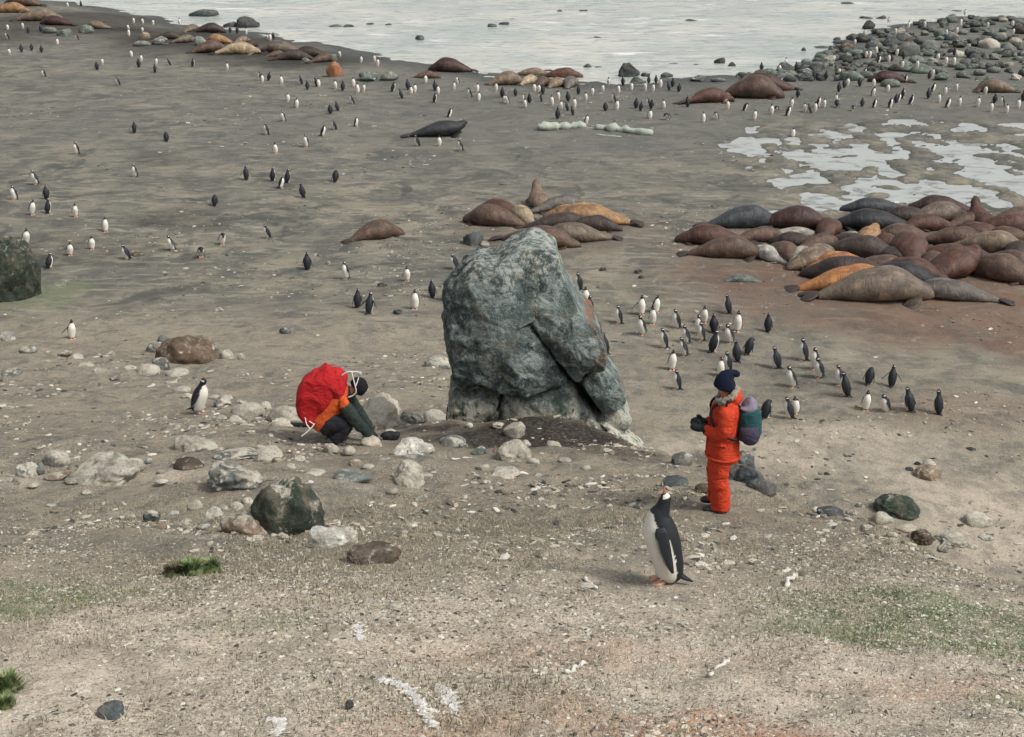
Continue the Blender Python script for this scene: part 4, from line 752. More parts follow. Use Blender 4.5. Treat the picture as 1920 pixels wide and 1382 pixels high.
VAR = {'std': dict(P=STD, beak=((.085, 0, .632), (1, 0, -.08)), up=0), 'look': dict(P=STD, beak=((.06, 0, .675), (.8, 0, .6)), up=.05), 'flap': dict(P=STD, beak=((.085, 0, .632), (1, 0, .1)), up=.9), 'half': dict(P=STD, beak=((.085, 0, .632), (1, 0, 0)), up=.45),
       'preen': dict(P=PREEN, beak=((.175, 0, .385), (-.5, 0, -.85)), up=.05), 'bent': dict(P=BENT, beak=((.235, 0, .22), (.35, 0, -.9)), up=.1), 'short': dict(P=SHORT, beak=((.075, 0, .515), (1, 0, -.1)), up=0)}
STDB = [(a, z * (.98 if z < .4 else .94), p * 1.04, q * 1.05) for a, z, p, q in STD]
VAR['stdb'] = dict(P=STDB, beak=((.083, 0, .594), (1, 0, -.15)), up=0.08)
PM = {}
def build_var(k, v, lod):
    seg, n = ((64, 110), (28, 44), (14, 24))[lod]; b = 0
    V, F, C = penguin_body(v['P'], seg, n, k == 'hero')
    base = {'bent': (.04, .11, .34), 'preen': (.0, .113, .42), 'short': (0, .118, .38), 'hero': (.035, .122, .50)}.get(k, (0, .112, .44))
    fl = [flipper_geo(s, v['up'], k == 'hero', 1.15 if k == 'hero' else 1, base) for s in (1, -1)]
    ft = [foot_geo(s) for s in (1, -1)]; bk = beak_geo(*v['beak']); tl = tail_geo(*((-.16, .13) if k == 'bent' else (-.14, .075)))
    if lod == 2:
        Va, Fa, Ca = merge([(V, F, C)] + fl + ft + [bk, tl]); return tomesh('penguin_small', Va, Fa, M_PEN, True, Ca)
    mk = lambda nm, q, m: tomesh(nm, q[0], q[1], m, True, np.broadcast_to(np.asarray(q[2], float), (len(q[0]), 3)))
    return [('body', mk('penguin_body', (V, F, C), M_PEN)), ('flipper', mk('penguin_flipper', fl[0], M_PEN)), ('flipper', mk('penguin_flipper', fl[1], M_PEN)), ('foot', mk('penguin_foot', ft[0], M_FOOT)), ('foot', mk('penguin_foot', ft[1], M_FOOT)), ('beak', mk('penguin_beak', bk, M_BEAK)), ('tail', mk('penguin_tail', tl, M_PEN))]
for k, v in VAR.items():
    for lod in (1, 2): PM[k, lod] = build_var(k, v, lod)
PM['hero', 0] = build_var('hero', dict(P=HERO, beak=((.0, 0, .712), (.10, 0, 1), .052), up=.02), 0)
HEAD = {'F': -90, 'B': 90, 'L': 180, 'R': 0, 'f': -60, 'l': 215, 'r': -35, 'b': 140, 'e': 50}
LOOK = {'F': 'penguin facing the camera', 'f': 'white-fronted penguin turned half right', 'l': 'white-fronted penguin turned half left', 'L': 'penguin in profile facing left', 'R': 'penguin in profile facing right', 'r': 'penguin turned slightly right', 'B': 'penguin showing its dark back', 'b': 'penguin turned away leftwards', 'e': 'penguin turned away rightwards'}
POSE = {'flap': 'flippers spread', 'half': 'flippers held out', 'preen': 'head tucked down', 'bent': 'bending low', 'short': 'hunched', 'prone': 'lying flat'}
plist = []
def pg(cluster, items):
    for it in items:
        px, py, f = it[:3]; v = it[3] if len(it) > 3 else 'std'; plist.append([cluster, px, py, f, v])
pg('on the dark spit, top left corner', [(15, 56, 'F'), (43, 54, 'F'), (53, 62, 'B'), (14, 74, 'L'), (77, 60, 'B'), (127, 13, 'F'), (152, 12, 'B'), (145, 75, 'L')])
pg('below the top left seals', [(41, 98, 'B'), (60, 95, 'B'), (78, 98, 'B'), (108, 84, 'F'), (18, 102, 'F', 'short'), (82, 144, 'l', 'short'), (182, 131, 'B'), (192, 121, 'F', 'short'), (222, 160, 'L')])
pg('left of the tan shore boulder', [(251, 44, 'F'), (268, 45, 'F'), (287, 47, 'F'), (241, 57, 'F'), (242, 68, 'F'), (267, 60, 'F', 'short')])
pg('below the left shore seals', [(247, 107, 'F'), (261, 126, 'B'), (265, 116, 'F'), (293, 122, 'F'), (291, 136, 'B', 'half'), (317, 123, 'L'), (363, 125, 'e'), (426, 132, 'F')])
pg('at the waterline, left shore', [(337, 47, 'F'), (432, 62, 'B'), (445, 63, 'B'), (462, 65, 'F'), (502, 75, 'F'), (507, 76, 'f'), (513, 73, 'B'), (637, 107, 'F')])
pg('left of and below the orange boulder', [(487, 151, 'L'), (492, 155, 'F'), (505, 151, 'e'), (528, 158, 'F'), (564, 158, 'b'), (577, 168, 'B'), (592, 162, 'b'), (598, 163, 'F'), (629, 167, 'F'), (540, 190, 'F', 'short'), (557, 202, 'f'), (531, 228, 'l'), (620, 213, 'B', 'short'), (632, 208, 'b'), (627, 243, 'L')])
pg('between orange boulder and maroon seal', [(677, 118, 'F'), (702, 117, 'F'), (708, 125, 'F'), (643, 170, 'B'), (663, 163, 'F'), (671, 175, 'F'), (682, 172, 'f'), (661, 195, 'L'), (669, 237, 'R'), (737, 172, 'e'), (752, 185, 'b'), (765, 168, 'B'), (771, 177, 'F'), (778, 175, 'f')])
pg('below the maroon seal at the shore', [(798, 156, 'F'), (816, 170, 'B'), (822, 177, 'F'), (816, 192, 'e'), (851, 169, 'F'), (858, 158, 'l'), (843, 220, 'R'), (881, 183, 'L'), (895, 173, 'F'), (898, 190, 'f')])
pg('below the water edge seal pile', [(930, 172, 'F'), (941, 182, 'B'), (967, 180, 'B', 'short'), (952, 195, 'l'), (947, 193, 'F', 'short'), (982, 193, 'l'), (985, 202, 'F', 'half'), (993, 193, 'B'), (1002, 173, 'F'), (1010, 173, 'F'), (1018, 177, 'B'), (1012, 191, 'L')])
pg('above the bleached logs', [(1035, 198, 'F'), (1047, 188, 'F'), (1065, 190, 'B'), (1052, 207, 'F'), (1062, 208, 'b'), (1046, 223, 'B'), (1072, 216, 'b'), (1077, 203, 'F'), (1100, 233, 'r'), (1084, 177, 'B'), (1098, 190, 'F'), (1110, 178, 'F', 'short')])
pg('below the round dark boulder', [(1130, 171, 'F', 'short'), (1141, 160, 'F'), (1150, 192, 'L'), (1135, 208, 'B', 'short'), (1157, 207, 'F'), (1160, 175, 'F'), (1168, 160, 'B'), (1184, 170, 'F'), (1192, 203, 'B'), (1202, 208, 'e'), (1209, 170, 'F'), (1216, 157, 'B')])
pg('left of the rocky point seal pile', [(1224, 173, 'F'), (1230, 157, 'B'), (1238, 165, 'F'), (1253, 170, 'b'), (1261, 163, 'B'), (1273, 172, 'B'), (1214, 200, 'L'), (1222, 204, 'e'), (1245, 204, 'F'), (1219, 223, 'F', 'short'), (1252, 225, 'l', 'bent')])
pg('below the rocky point seal pile', [(1289, 201, 'B'), (1319, 230, 'F'), (1343, 224, 'l', 'preen'), (1365, 205, 'F'), (1397, 208, 'R', 'preen'), (1415, 225, 'F'), (1447, 215, 'F'), (1457, 210, 'l', 'bent'), (1478, 217, 'R'), (1484, 202, 'f'), (1508, 210, 'F'), (1517, 212, 'b'), (1496, 183, 'B')])
pg('right of the rocky point seal pile', [(1528, 210, 'F'), (1535, 200, 'R'), (1545, 202, 'F'), (1567, 192, 'F'), (1568, 201, 'B', 'bent'), (1599, 208, 'F', 'bent'), (1573, 172, 'B'), (1583, 165, 'B'), (1589, 161, 'F'), (1612, 162, 'B'), (1616, 200, 'B')])
pg('below the maroon seal by boulders', [(1638, 163, 'F'), (1637, 180, 'r'), (1640, 202, 'R'), (1665, 172, 'F'), (1670, 202, 'R'), (1685, 191, 'R'), (1693, 185, 'e'), (1680, 193, 'B'), (1708, 196, 'R'), (1698, 155, 'R')])
pg('above the white pools, far right', [(1740, 185, 'B'), (1750, 172, 'R'), (1760, 193, 'F'), (1772, 177, 'F'), (1793, 170, 'F'), (1799, 198, 'F'), (1777, 202, 'R'), (1833, 200, 'F'), (1847, 177, 'F'), (1858, 210, 'F'), (1864, 193, 'B'), (1878, 200, 'L'), (1887, 212, 'F'), (1909, 203, 'F'), (1918, 190, 'B'), (1487, 257, 'F', 'short')])
pg('at the left foot of the rocky point', [(1428, 133, 'B'), (1462, 137, 'F'), (1473, 124, 'F'), (1492, 133, 'B'), (1526, 150, 'B'), (1548, 150, 'B'), (1572, 142, 'F'), (1564, 133, 'L'), (1563, 115, 'F', 'short'), (1586, 107, 'B'), (1620, 143, 'R')])
pg('among middle boulders of the point', [(1602, 93, 'F', 'short'), (1623, 118, 'F'), (1629, 120, 'F'), (1642, 110, 'F'), (1680, 115, 'F'), (1693, 123, 'B'), (1665, 128, 'F'), (1690, 138, 'F', 'short'), (1647, 130, 'R'), (1718, 140, 'F'), (1742, 148, 'B'), (1748, 143, 'F')])
pg('among right boulders of the point', [(1763, 148, 'R', 'preen'), (1772, 132, 'F'), (1787, 133, 'F'), (1787, 115, 'B'), (1757, 123, 'F', 'short'), (1773, 75, 'F'), (1792, 73, 'F'), (1800, 57, 'F'), (1850, 62, 'F'), (1898, 73, 'F', 'short'), (1897, 58, 'F', 'short'), (1808, 37, 'F')])
pg('on upper left boulders of the point', [(1678, 73, 'F'), (1702, 62, 'F'), (1733, 60, 'F'), (1620, 75, 'F', 'short'), (1665, 51, 'F', 'short')])
pg('on the open upper left ground', [(253, 249, 'B', 'half'), (312, 265, 'B', 'short'), (143, 289, 'l'), (252, 332, 'l', 'half'), (67, 346, 'l', 'flap'), (26, 375, 'l'), (87, 373, 'B'), (61, 403, 'f'), (92, 400, 'e'), (142, 407, 'F')])
pg('left of the lone black seal', [(499, 253, 'L', 'half'), (517, 288, 'F'), (574, 276, 'l', 'flap'), (606, 255, 'R')])
pg('above the lone brown seal', [(462, 337, 'B', 'half'), (513, 339, 'e'), (528, 353, 'R'), (540, 343, 'e'), (567, 370, 'b'), (629, 341, 'B', 'preen'), (403, 386, 'B', 'preen')])
pg('just below the lone black seal', [(783, 274, 'L'), (824, 274, 'F'), (864, 283, 'L', 'half')])
pg('above the mossy edge boulder', [(50, 457, 'F'), (132, 479, 'F'), (94, 503, 'e'), (173, 468, 'F'), (199, 435, 'F'), (238, 487, 'L'), (323, 470, 'l', 'half')])
pg('left of the lone brown seal', [(377, 482, 'F', 'bent'), (417, 459, 'F', 'preen'), (502, 447, 'L'), (576, 505, 'B'), (648, 523, 'l', 'flap')])
pg('left of the tall rock', [(763, 527, 'F'), (852, 505, 'L', 'short'), (811, 557, 'B'), (836, 563, 'b'), (670, 576, 'B'), (694, 588, 'e', 'half'), (778, 580, 'F')])
pg('peeping out right of the tall rock', [(1083, 543, 'L'), (1099, 570, 'F'), (1105, 588, 'B'), (1133, 662, 'b')])
pg('in loose group right of tall rock', [(1158, 607, 'L'), (1203, 591, 'F', 'half'), (1231, 587, 'f'), (1223, 608, 'F'), (1203, 628, 'l'), (1267, 616, 'L'), (1320, 606, 'F'), (1308, 627, 'l'), (1313, 639, 'L'), (1338, 622, 'B'), (1363, 587, 'b'), (1381, 622, 'F'), (1439, 621, 'B'), (1243, 653, 'L')])
pg('in the cluster above the navy hat', [(1286, 644, 'L', 'half'), (1282, 667, 'L', 'half'), (1338, 660, 'e'), (1367, 643, 'l'), (1403, 664, 'e', 'preen'), (1379, 677, 'b'), (1362, 696, 'L'), (1260, 694, 'F'), (1267, 730, 'L'), (1350, 706, 'F')])
pg('in the file right of the hiker', [(1454, 690, 'b'), (1504, 676, 'L'), (1525, 692, 'l'), (1534, 708, 'L'), (1485, 726, 'l'), (1572, 722, 'L'), (1584, 742, 'b'), (1628, 720, 'B', 'preen'), (1672, 724, 'B', 'half')])
pg('right of the teal backpack, front row', [(1436, 783, 'e', 'preen'), (1478, 785, 'L'), (1490, 776, 'F', 'short'), (1623, 770, 'F'), (1659, 772, 'l', 'short'), (1703, 770, 'b'), (1754, 775, 'b')])
pg('alone on the far left slope', [(136, 636, 'f', 'half')])
pg('standing alone left of the red backpack', [(375, 774, 'R')])
ORD = ['leftmost', 'second from left', 'third from left', 'fourth from left', 'fifth from left', 'sixth from left', 'seventh from left', 'eighth from left', 'ninth from left', 'tenth from left']
byk = {}
for it in plist: byk.setdefault((it[0], it[3], it[4]), []).append(it)
for k_, its in byk.items():
    its.sort(key=lambda q: q[1])
    for n_, it in enumerate(its):
        lk = LOOK[it[3]] if it[4] in ('std',) else {'F': 'penguin facing the camera', 'f': 'penguin facing half right', 'l': 'penguin facing half left', 'L': 'penguin facing left', 'R': 'penguin facing right', 'B': 'dark-backed penguin', 'b': 'dark-backed penguin', 'e': 'dark-backed penguin', 'r': 'penguin'}[it[3]] + ' ' + POSE[it[4]]
        it.append(lk + (', ' + ORD[n_] if len(its) > 1 else '') + ' ' + it[0])
FIXL = {(375, 774): 'penguin in profile facing right, standing alone left of the red backpack', (136, 636): 'penguin with flippers out, walking alone on the far left slope'}
ONROCK = 'of the point'
for cl, px, py, f, v, lab in plist:
    p = hit(px, py); ph = scale_at(p); lod = 1 if ph > 26 or py > 235 else 2
    h = random.uniform(1.0, 1.2); vv = random.choice(('std', 'std', 'stdb', 'look')) if v == 'std' else v; ln = (R(random.uniform(-4, 4)), R(random.uniform(-5, 9))); yaw = HEAD[f] + random.uniform(-14, 14) - math.degrees(math.atan2(p.x, p.y)) * (1 if f in 'FB' else .5)
    lift = .5 if ('boulders' in cl and 'point' in cl) and py < 142 else 0.0
    lab = FIXL.get((px, py), lab)
    if (px, py) == (375, 774): h = 1.14; yaw = -12
    if lod == 2:
        o = link('penguin', PM[vv, 2], None, (p.x, p.y, p.z + lift - .005), (*ln, R(yaw)), h)
    else:
        o = bpy.data.objects.new('penguin', None); COL.objects.link(o); o.location = (p.x, p.y, p.z - .01); o.rotation_euler = (*ln, R(yaw)); o.scale = (h, h, h)
        for nm, me in PM[vv, 1]: link(nm, me, o)
    tag(o, lab.replace('flippers held out', 'flippers out').replace('in the cluster ', ''), 'penguin', 'gentoo penguins of the colony')
p = hit(1238, 1093)
hero = bpy.data.objects.new('penguin', None); COL.objects.link(hero); hero.location = (p.x, p.y, p.z - .005); hero.rotation_euler = (0, 0, R(180)); hero.scale = (1.10, 1.06, 1.19)
for nm, me in PM['hero', 0]: link(nm, me, hero)
tag(hero, 'large penguin nearest the camera, beak pointing straight up, black back, white belly', 'penguin', 'gentoo penguins of the colony')
# ---------------------------------------------------------------- people
def fabric(name, colr, sc=7, bump=.03, rough=.75):
    g = NT(name, rough, .25); P = g.obj(); n = g.noise(g.mapv(P, (1, 1, 1.5), (.3, .2, 0)), sc, 6, .62, 2.2); f = g.noise(P, 90, 3, .6)
    g.base(g.mix(g.ramp(n, .3, .6, .3, 0), colr, tuple(v * .55 for v in colr))); g.bump(g.math('ADD', n, g.math('MULTIPLY', f, .08)), 1.0, bump); return g.m
M_OR = fabric('orange_suit_cloth', (.56, .052, .018)); M_OR2 = fabric('orange_jacket_cloth', (.56, .095, .022)); M_RED = fabric('red_pack_cloth', (.46, .014, .018), 5, .05); M_NAVY = fabric('navy_knit', (.008, .011, .028), 60, .006, .95)
M_BLACK = fabric('black_knit', (.012, .013, .016), 60, .006, .95); M_TRS = fabric('black_trousers', (.022, .022, .028)); M_GRN = fabric('dark_green_sleeve', (.030, .042, .036), 9, .04)
M_TEAL = fabric('teal_pack_cloth', (.018, .075, .085), 6, .03); M_PURP = fabric('purple_pack_cloth', (.060, .050, .085), 6, .03); M_LIL = fabric('lilac_pack_cloth', (.22, .19, .25), 6, .03)
M_FUR = solid('grey_fur', (.34, .31, .25), .95, .1, .8, 28, .03); M_SKIN = solid('skin', (.42, .22, .15), .55, .35, .1, 12); M_BOOT = solid('boot_leather', (.03, .03, .03), .5, .4, .4, 16, .01)
M_MITT = fabric('dark_mitten', (.020, .028, .028), 14, .02); M_ROPE = solid('white_rope', (.75, .73, .68), .8, .2, .2, 40); M_STRAP = solid('black_webbing', (.015, .015, .018), .7); M_BRIM = fabric('green_headband', (.05, .075, .05), 30, .006)
M_METAL = solid('grey_metal', (.45, .46, .48), .35, .5); M_HAIR = solid('dark_hair', (.03, .02, .015), .8)
def skin_body(name, verts, edges, radii, root_i, mats, parent):
    me = bpy.data.meshes.new(name); me.from_pydata(verts, edges, []); o = bpy.data.objects.new(name, me); COL.objects.link(o)
    m = o.modifiers.new('skin', 'SKIN'); m.use_smooth_shade = True
    for i, r in enumerate(radii):
        rr = r if hasattr(r, '__len__') else (r, r); me.skin_vertices[0].data[i].radius = rr; me.skin_vertices[0].data[i].use_root = (i == root_i)
    s = o.modifiers.new('sub', 'SUBSURF'); s.levels = 2; s.render_levels = 2
    dg = bpy.context.evaluated_depsgraph_get(); m2 = bpy.data.meshes.new_from_object(o.evaluated_get(dg)); o.modifiers.clear(); o.data = m2
    bpy.data.meshes.remove(me); m2.materials.clear()
    for mt in mats[0]: m2.materials.append(mt)
    for f in m2.polygons: f.material_index = mats[1](f.center); f.use_smooth = True
    o.parent = parent; return o
def wrinkle(V, amp=.012, f=7, seed=3, stretch=(1, 1, 1.0)):
    V = np.asarray(V, float); c = V.mean(0); q = V * np.array(stretch)
    return V + amp * np.stack([np.abs(fbm3(q * f + 11 * k, 3, seed + k)) * 2 - .35 for k in range(3)], 1) * 1.0
def loft(name, pts, mat, parent, seg=28, n=40, S=None, N=None, amp=.012, f=6, seed=1, sq=1.0, stretch=(1, 1, 1)):
    """pts rows: x y z a b"""
    Q = cr(pts, n); V, F, _, _ = sweep(Q[:, :3], np.maximum(Q[:, 3], .003), np.maximum(Q[:, 4], .003), seg, S=S, N=N, sq=sq)
    if amp: V = wrinkle(V, amp, f, seed, stretch)
    return link(name, tomesh(name, V, F, mat), parent)
def hand(parent, wrist, d, palm_n, mat, sg, curl=.6, s=1.0, fingers=True):
    """palm with four bent fingers and a thumb, as one part"""
    w_ = Vector(wrist); d = Vector(d).normalized(); nrm = Vector(palm_n); nrm = (nrm - d * nrm.dot(d)).normalized(); side = d.cross(nrm) * sg
    parts = []
    C = [w_, w_ + d * .045 * s, w_ + d * .09 * s]; V, F, _, _ = sweep(np.array([list(c) for c in C]), [.02 * s, .019 * s, .014 * s], [.028 * s, .042 * s, .04 * s], 12, N=tuple(nrm)); parts.append((V, F, (0, 0, 0)))
    for k, (off, ln) in enumerate(((-.03, .062), (-.01, .075), (.011, .07), (.03, .055))):
        p0 = w_ + d * .085 * s + side * off * s; p = [p0]; dd = d.copy()
        for q in range(3):
            dd = (dd + nrm * curl * .45).normalized(); p.append(p[-1] + dd * ln * s / 3)
        V, F = tube([tuple(v) for v in p], [.0095 * s, .009 * s, .0085 * s, .006 * s], 8, 10, N=tuple(side)); parts.append((V, F, (0, 0, 0)))
    p0 = w_ + d * .03 * s - side * .03 * s; p1 = p0 + (d * .6 - side * .8 + nrm * .3).normalized() * .035 * s; p2 = p1 + (d + nrm * .5).normalized() * .032 * s
    V, F = tube([tuple(p0), tuple(p1), tuple(p2)], [.013 * s, .011 * s, .008 * s], 8, 9, N=tuple(nrm)); parts.append((V, F, (0, 0, 0)))
    Vm, Fm, _ = merge(parts); return link('glove', tomesh('glove', Vm, Fm, mat), parent)
def person_root(px, py, yaw, label):
    p = hit(px, py); o = bpy.data.objects.new('person', None); COL.objects.link(o); o.location = p; o.rotation_euler = (0, 0, R(yaw)); return tag(o, label, 'person')
def face(parent, hc, fwd, up, s=1.0):
    hc, fwd, up = Vector(hc), Vector(fwd).normalized(), Vector(up).normalized(); lat = up.cross(fwd)
    Vi, Fi = ico(2)
    for sg in (1, -1):
        e = hc + fwd * .088 * s + lat * sg * .032 * s + up * .005; link('eye', npmesh('eye', Vi * .012 * s + np.array(e), Fi, M_BOOT), parent)
        ea = hc + lat * sg * .078 * s; link('ear', npmesh('ear', Vi * np.array([.02, .01, .03]) * s + np.array(ea), Fi, M_SKIN), parent)
    m = hc + fwd * .092 * s - up * .052 * s; V, F = tube([tuple(m - lat * .022 * s), tuple(m + fwd * .004), tuple(m + lat * .022 * s)], [.003, .006, .003], 6, 7, N=tuple(up))
    link('mouth', tomesh('mouth', V, F, solid('lips', (.30, .10, .08), .5)), parent)

# --- the standing person in orange, facing left (local +X), turned slightly away
A_ = person_root(1348, 953, 172, 'person standing in bright orange suit and navy bobble hat, facing left')
vs_ = [(0, 0, .93), (-.01, 0, 1.12), (-.02, 0, 1.30), (-.01, 0, 1.43), (.015, 0, 1.52), (.03, 0, 1.60), (.02, 0, 1.68),      # 0-6 pelvis..head
       (-.01, .17, 1.39), (.0, .235, 1.13), (.20, .14, 1.10), (.27, .09, 1.11),                                                  # 7-10 left arm
       (-.01, -.17, 1.39), (.02, -.23, 1.13), (.21, -.13, 1.08), (.28, -.08, 1.09),                                              # 11-14 right arm
       (0, .10, .88), (.03, .11, .50), (-.01, .11, .10), (.13, .12, .05),                                                        # 15-18 left leg
       (0, -.10, .88), (.06, -.10, .50), (.03, -.10, .10), (.17, -.11, .05), (.125, 0, 1.59)]                                    # 19-22 right leg, 23 nose
es_ = [(0, 1), (1, 2), (2, 3), (3, 4), (4, 5), (5, 6), (2, 7), (7, 8), (8, 9), (9, 10), (2, 11), (11, 12), (12, 13), (13, 14), (0, 15), (15, 16), (16, 17), (17, 18), (0, 19), (19, 20), (20, 21), (21, 22), (5, 23)]
rs_ = [.15, .14, (.15, .13), .065, .06, .095, .07, .075, .055, .045, .035, .075, .055, .045, .035, .10, .075, .055, .04, .10, .075, .055, .04, .014]
skin_body('body', vs_, es_, rs_, 0, ((M_SKIN, M_OR), lambda c: 0 if (c[2] > 1.46 or (c[0] > .24 and c[2] > 1)) else 1), A_)
face(A_, (.03, 0, 1.60), (1, 0, 0), (0, 0, 1))
J = [(.0, 0, .70, .175, .20), (-.005, 0, .735, .198, .225), (0, 0, .85, .190, .225), (0, 0, .98, .172, .21), (-.005, 0, 1.13, .172, .21), (-.015, 0, 1.28, .17, .215), (-.02, 0, 1.38, .16, .205), (-.015, 0, 1.45, .11, .14), (-.005, 0, 1.49, .075, .09)]
loft('jacket', J, M_OR, A_, 48, 60, S=(0, 1, 0), amp=.022, f=5, seed=5)
for sg, nm in ((1, 0), (-1, 1)):
    ex = .0 if sg == 1 else .02
    loft('sleeve', [(-.01, sg * .16, 1.42, .07, .06), (-.01, sg * .20, 1.36, .095, .085), (.0, sg * .235, 1.24, .09, .08), (ex + .01, sg * .245, 1.12, .085, .08), (.08, sg * .215, 1.06, .08, .078), (.17, sg * .16, 1.07, .072, .068), (.225, sg * .12, 1.09, .062, .058)], M_OR, A_, 24, 40, S=(0, 1, 0), amp=.016, f=8, seed=8 + nm)
    x0 = 0 if sg == 1 else .03
    loft('trouser_leg', [(0, sg * .09, .86, .13, .11), (.01 + x0 * .3, sg * .105, .74, .135, .12), (.03 + x0 * .6, sg * .11, .58, .120, .11), (.03 + x0, sg * .115, .45, .115, .105), (.005 + x0, sg * .115, .30, .112, .10), (-.01 + x0, sg * .115, .16, .120, .105), (-.01 + x0, sg * .115, .07, .118, .102), (-.01 + x0, sg * .115, .045, .09, .08)], M_OR, A_, 28, 50, S=(0, 1, 0), amp=.020, f=8, seed=15 + nm, stretch=(1, 1, 1.6))
    loft('boot', [(-.12 + x0, sg * .115, .06, .03, .035), (-.09 + x0, sg * .115, .065, .06, .05), (0 + x0, sg * .115, .075, .065, .052), (.09 + x0, sg * .12, .055, .05, .055), (.16 + x0, sg * .125, .045, .04, .05), (.195 + x0, sg * .125, .035, .02, .03)], M_BOOT, A_, 18, 26, N=(0, 0, 1), amp=.004, f=12)
    # mitten: hand bag with a thumb
    mw = Vector((.24, sg * .11, 1.09)); Vs, Fs = [], 0
    q = [(mw.x - .03, mw.y, mw.z, .035, .04), (mw.x + .02, mw.y - sg * .015, mw.z + .005, .05, .058), (mw.x + .085, mw.y - sg * .035, mw.z + .005, .055, .06), (mw.x + .135, mw.y - sg * .05, mw.z, .042, .048), (mw.x + .155, mw.y - sg * .055, mw.z, .015, .02)]
    a1 = cr(q, 18); V1, F1, _, _ = sweep(a1[:, :3], a1[:, 3], a1[:, 4], 16, N=(0, 0, 1)); V2, F2 = tube([(mw.x + .03, mw.y + sg * -.02, mw.z + .03), (mw.x + .06, mw.y - sg * .03, mw.z + .075), (mw.x + .09, mw.y - sg * .04, mw.z + .085)], [.025, .022, .012], 10, 9, N=(0, 1, 0))
    Vm, Fm, _ = merge([(V1, F1, (0, 0, 0)), (V2, F2, (0, 0, 0))]); link('mitten', tomesh('mitten', wrinkle(Vm, .006, 14), Fm, M_MITT), A_)
# hat: dome that points back
loft('knit_hat', [(.035, 0, 1.575, .118, .108), (.03, 0, 1.60, .128, .118), (.022, 0, 1.66, .122, .115), (.002, 0, 1.715, .098, .095), (-.035, 0, 1.748, .068, .068), (-.075, 0, 1.765, .044, .044), (-.11, 0, 1.752, .040, .042), (-.135, 0, 1.735, .02, .022)], M_NAVY, A_, 30, 40, S=(0, 1, 0), amp=.006, f=14)
# hood: thrown back, with a ragged grey fur ring
def ring_tube(name, C, r, mat, parent, amp, n=60, seg=12):
    C = np.array(C, float); Q = cr(np.vstack([C, C[:2]]), n)[:, :3]; V, F, _, _ = sweep(Q, r, r, seg, N=(.3, .1, .95)); V = V + amp * np.stack([n3(V * 42 + 7 * k, 5 + k) for k in range(3)], 1); return link(name, tomesh(name, V, F, mat), parent)
loft('hood', [(-.02, 0, 1.41, .11, .15), (-.075, 0, 1.45, .10, .16), (-.11, 0, 1.50, .085, .145), (-.13, 0, 1.545, .05, .10), (-.13, 0, 1.565, .015, .03)], M_OR, A_, 28, 24, S=(0, 1, 0), amp=.02, f=8)
ring_tube('fur_trim', [(.085, .06, 1.42), (.055, .135, 1.45), (.0, .16, 1.49), (-.06, .14, 1.525), (-.10, .07, 1.55), (-.115, 0, 1.56), (-.10, -.07, 1.55), (-.06, -.14, 1.525), (0, -.16, 1.49), (.055, -.135, 1.45), (.085, -.06, 1.42), (.09, 0, 1.40)], .040, M_FUR, A_, .035, 90, 14)
V, F = tube([(-.02, .195, 1.50), (-.005, .20, 1.44), (.0, .20, 1.39)], .012, 8, 9, N=(0, 1, 0)); link('zip_pull', tomesh('zip_pull', V, F, M_STRAP), A_)
V, F = tube([(-.14, .05, 1.03), (-.05, .215, 1.10), (.03, .225, 1.05), (.14, .12, .99)], [.02, .018, .02, .016], 8, 16, N=(0, 0, 1)); link('waist_strap', tomesh('waist_strap', V, F, M_STRAP), A_)
def onsuit(name, pts, r, mat=None, flat=1.0):
    V, F = tube(pts, r, 8, 24, N=(0, 1, 0), flat=flat); return link(name, tomesh(name, V, F, mat or M_OR), A_)
onsuit('hem_band', [(.20, .02, .735), (.15, .17, .735), (0, .235, .73), (-.15, .17, .735), (-.205, 0, .735), (-.15, -.17, .735), (0, -.235, .73), (.15, -.17, .735), (.20, -.02, .735)], .016)
onsuit('pocket_flap', [(.13, .17, .93), (.06, .215, .93), (-.02, .222, .925)], .016, None, 1.0)
onsuit('pocket_flap', [(.11, .185, 1.27), (.05, .215, 1.27)], .013)
onsuit('cuff', [(.235, .15, 1.05), (.245, .16, 1.09), (.24, .13, 1.13), (.225, .08, 1.13)], .014, M_STRAP)
onsuit('storm_flap', [(.19, .01, .76), (.188, .01, .9), (.175, .01, 1.1), (.165, .01, 1.28), (.12, .01, 1.42)], .016)
# backpack, worn: its own thing
Bp = bpy.data.objects.new('backpack', None); COL.objects.link(Bp); Bp.matrix_world = Matrix.Translation(A_.location) @ Matrix.Rotation(R(172), 4, 'Z'); tag(Bp, 'teal and purple rucksack with a lilac lid on the back of the orange suit', 'backpack')
loft('pack_body', [(-.27, 0, .93, .05, .08), (-.285, 0, .97, .125, .155), (-.29, 0, 1.08, .145, .175), (-.285, 0, 1.22, .135, .17), (-.27, 0, 1.33, .115, .155), (-.26, 0, 1.38, .06, .09)], M_TEAL, Bp, 32, 36, S=(0, 1, 0), amp=.018, f=7, sq=.75)
loft('pack_lid', [(-.245, 0, 1.34, .12, .15), (-.255, 0, 1.375, .12, .15), (-.25, 0, 1.41, .09, .12), (-.235, 0, 1.43, .045, .06)], M_LIL, Bp, 28, 20, S=(0, 1, 0), amp=.012, f=8, sq=.8)
loft('side_pocket', [(-.27, .14, .94, .04, .03), (-.28, .15, .98, .11, .06), (-.285, .155, 1.07, .115, .07), (-.27, .15, 1.15, .09, .05), (-.265, .145, 1.17, .04, .02)], M_PURP, Bp, 24, 24, S=(0, 1, 0), amp=.012, f=8)
loft('side_pocket', [(-.27, -.14, .94, .04, .03), (-.28, -.15, .98, .11, .06), (-.285, -.155, 1.07, .115, .07), (-.27, -.15, 1.15, .09, .05), (-.265, -.145, 1.17, .04, .02)], M_PURP, Bp, 24, 24, S=(0, 1, 0), amp=.012, f=8)
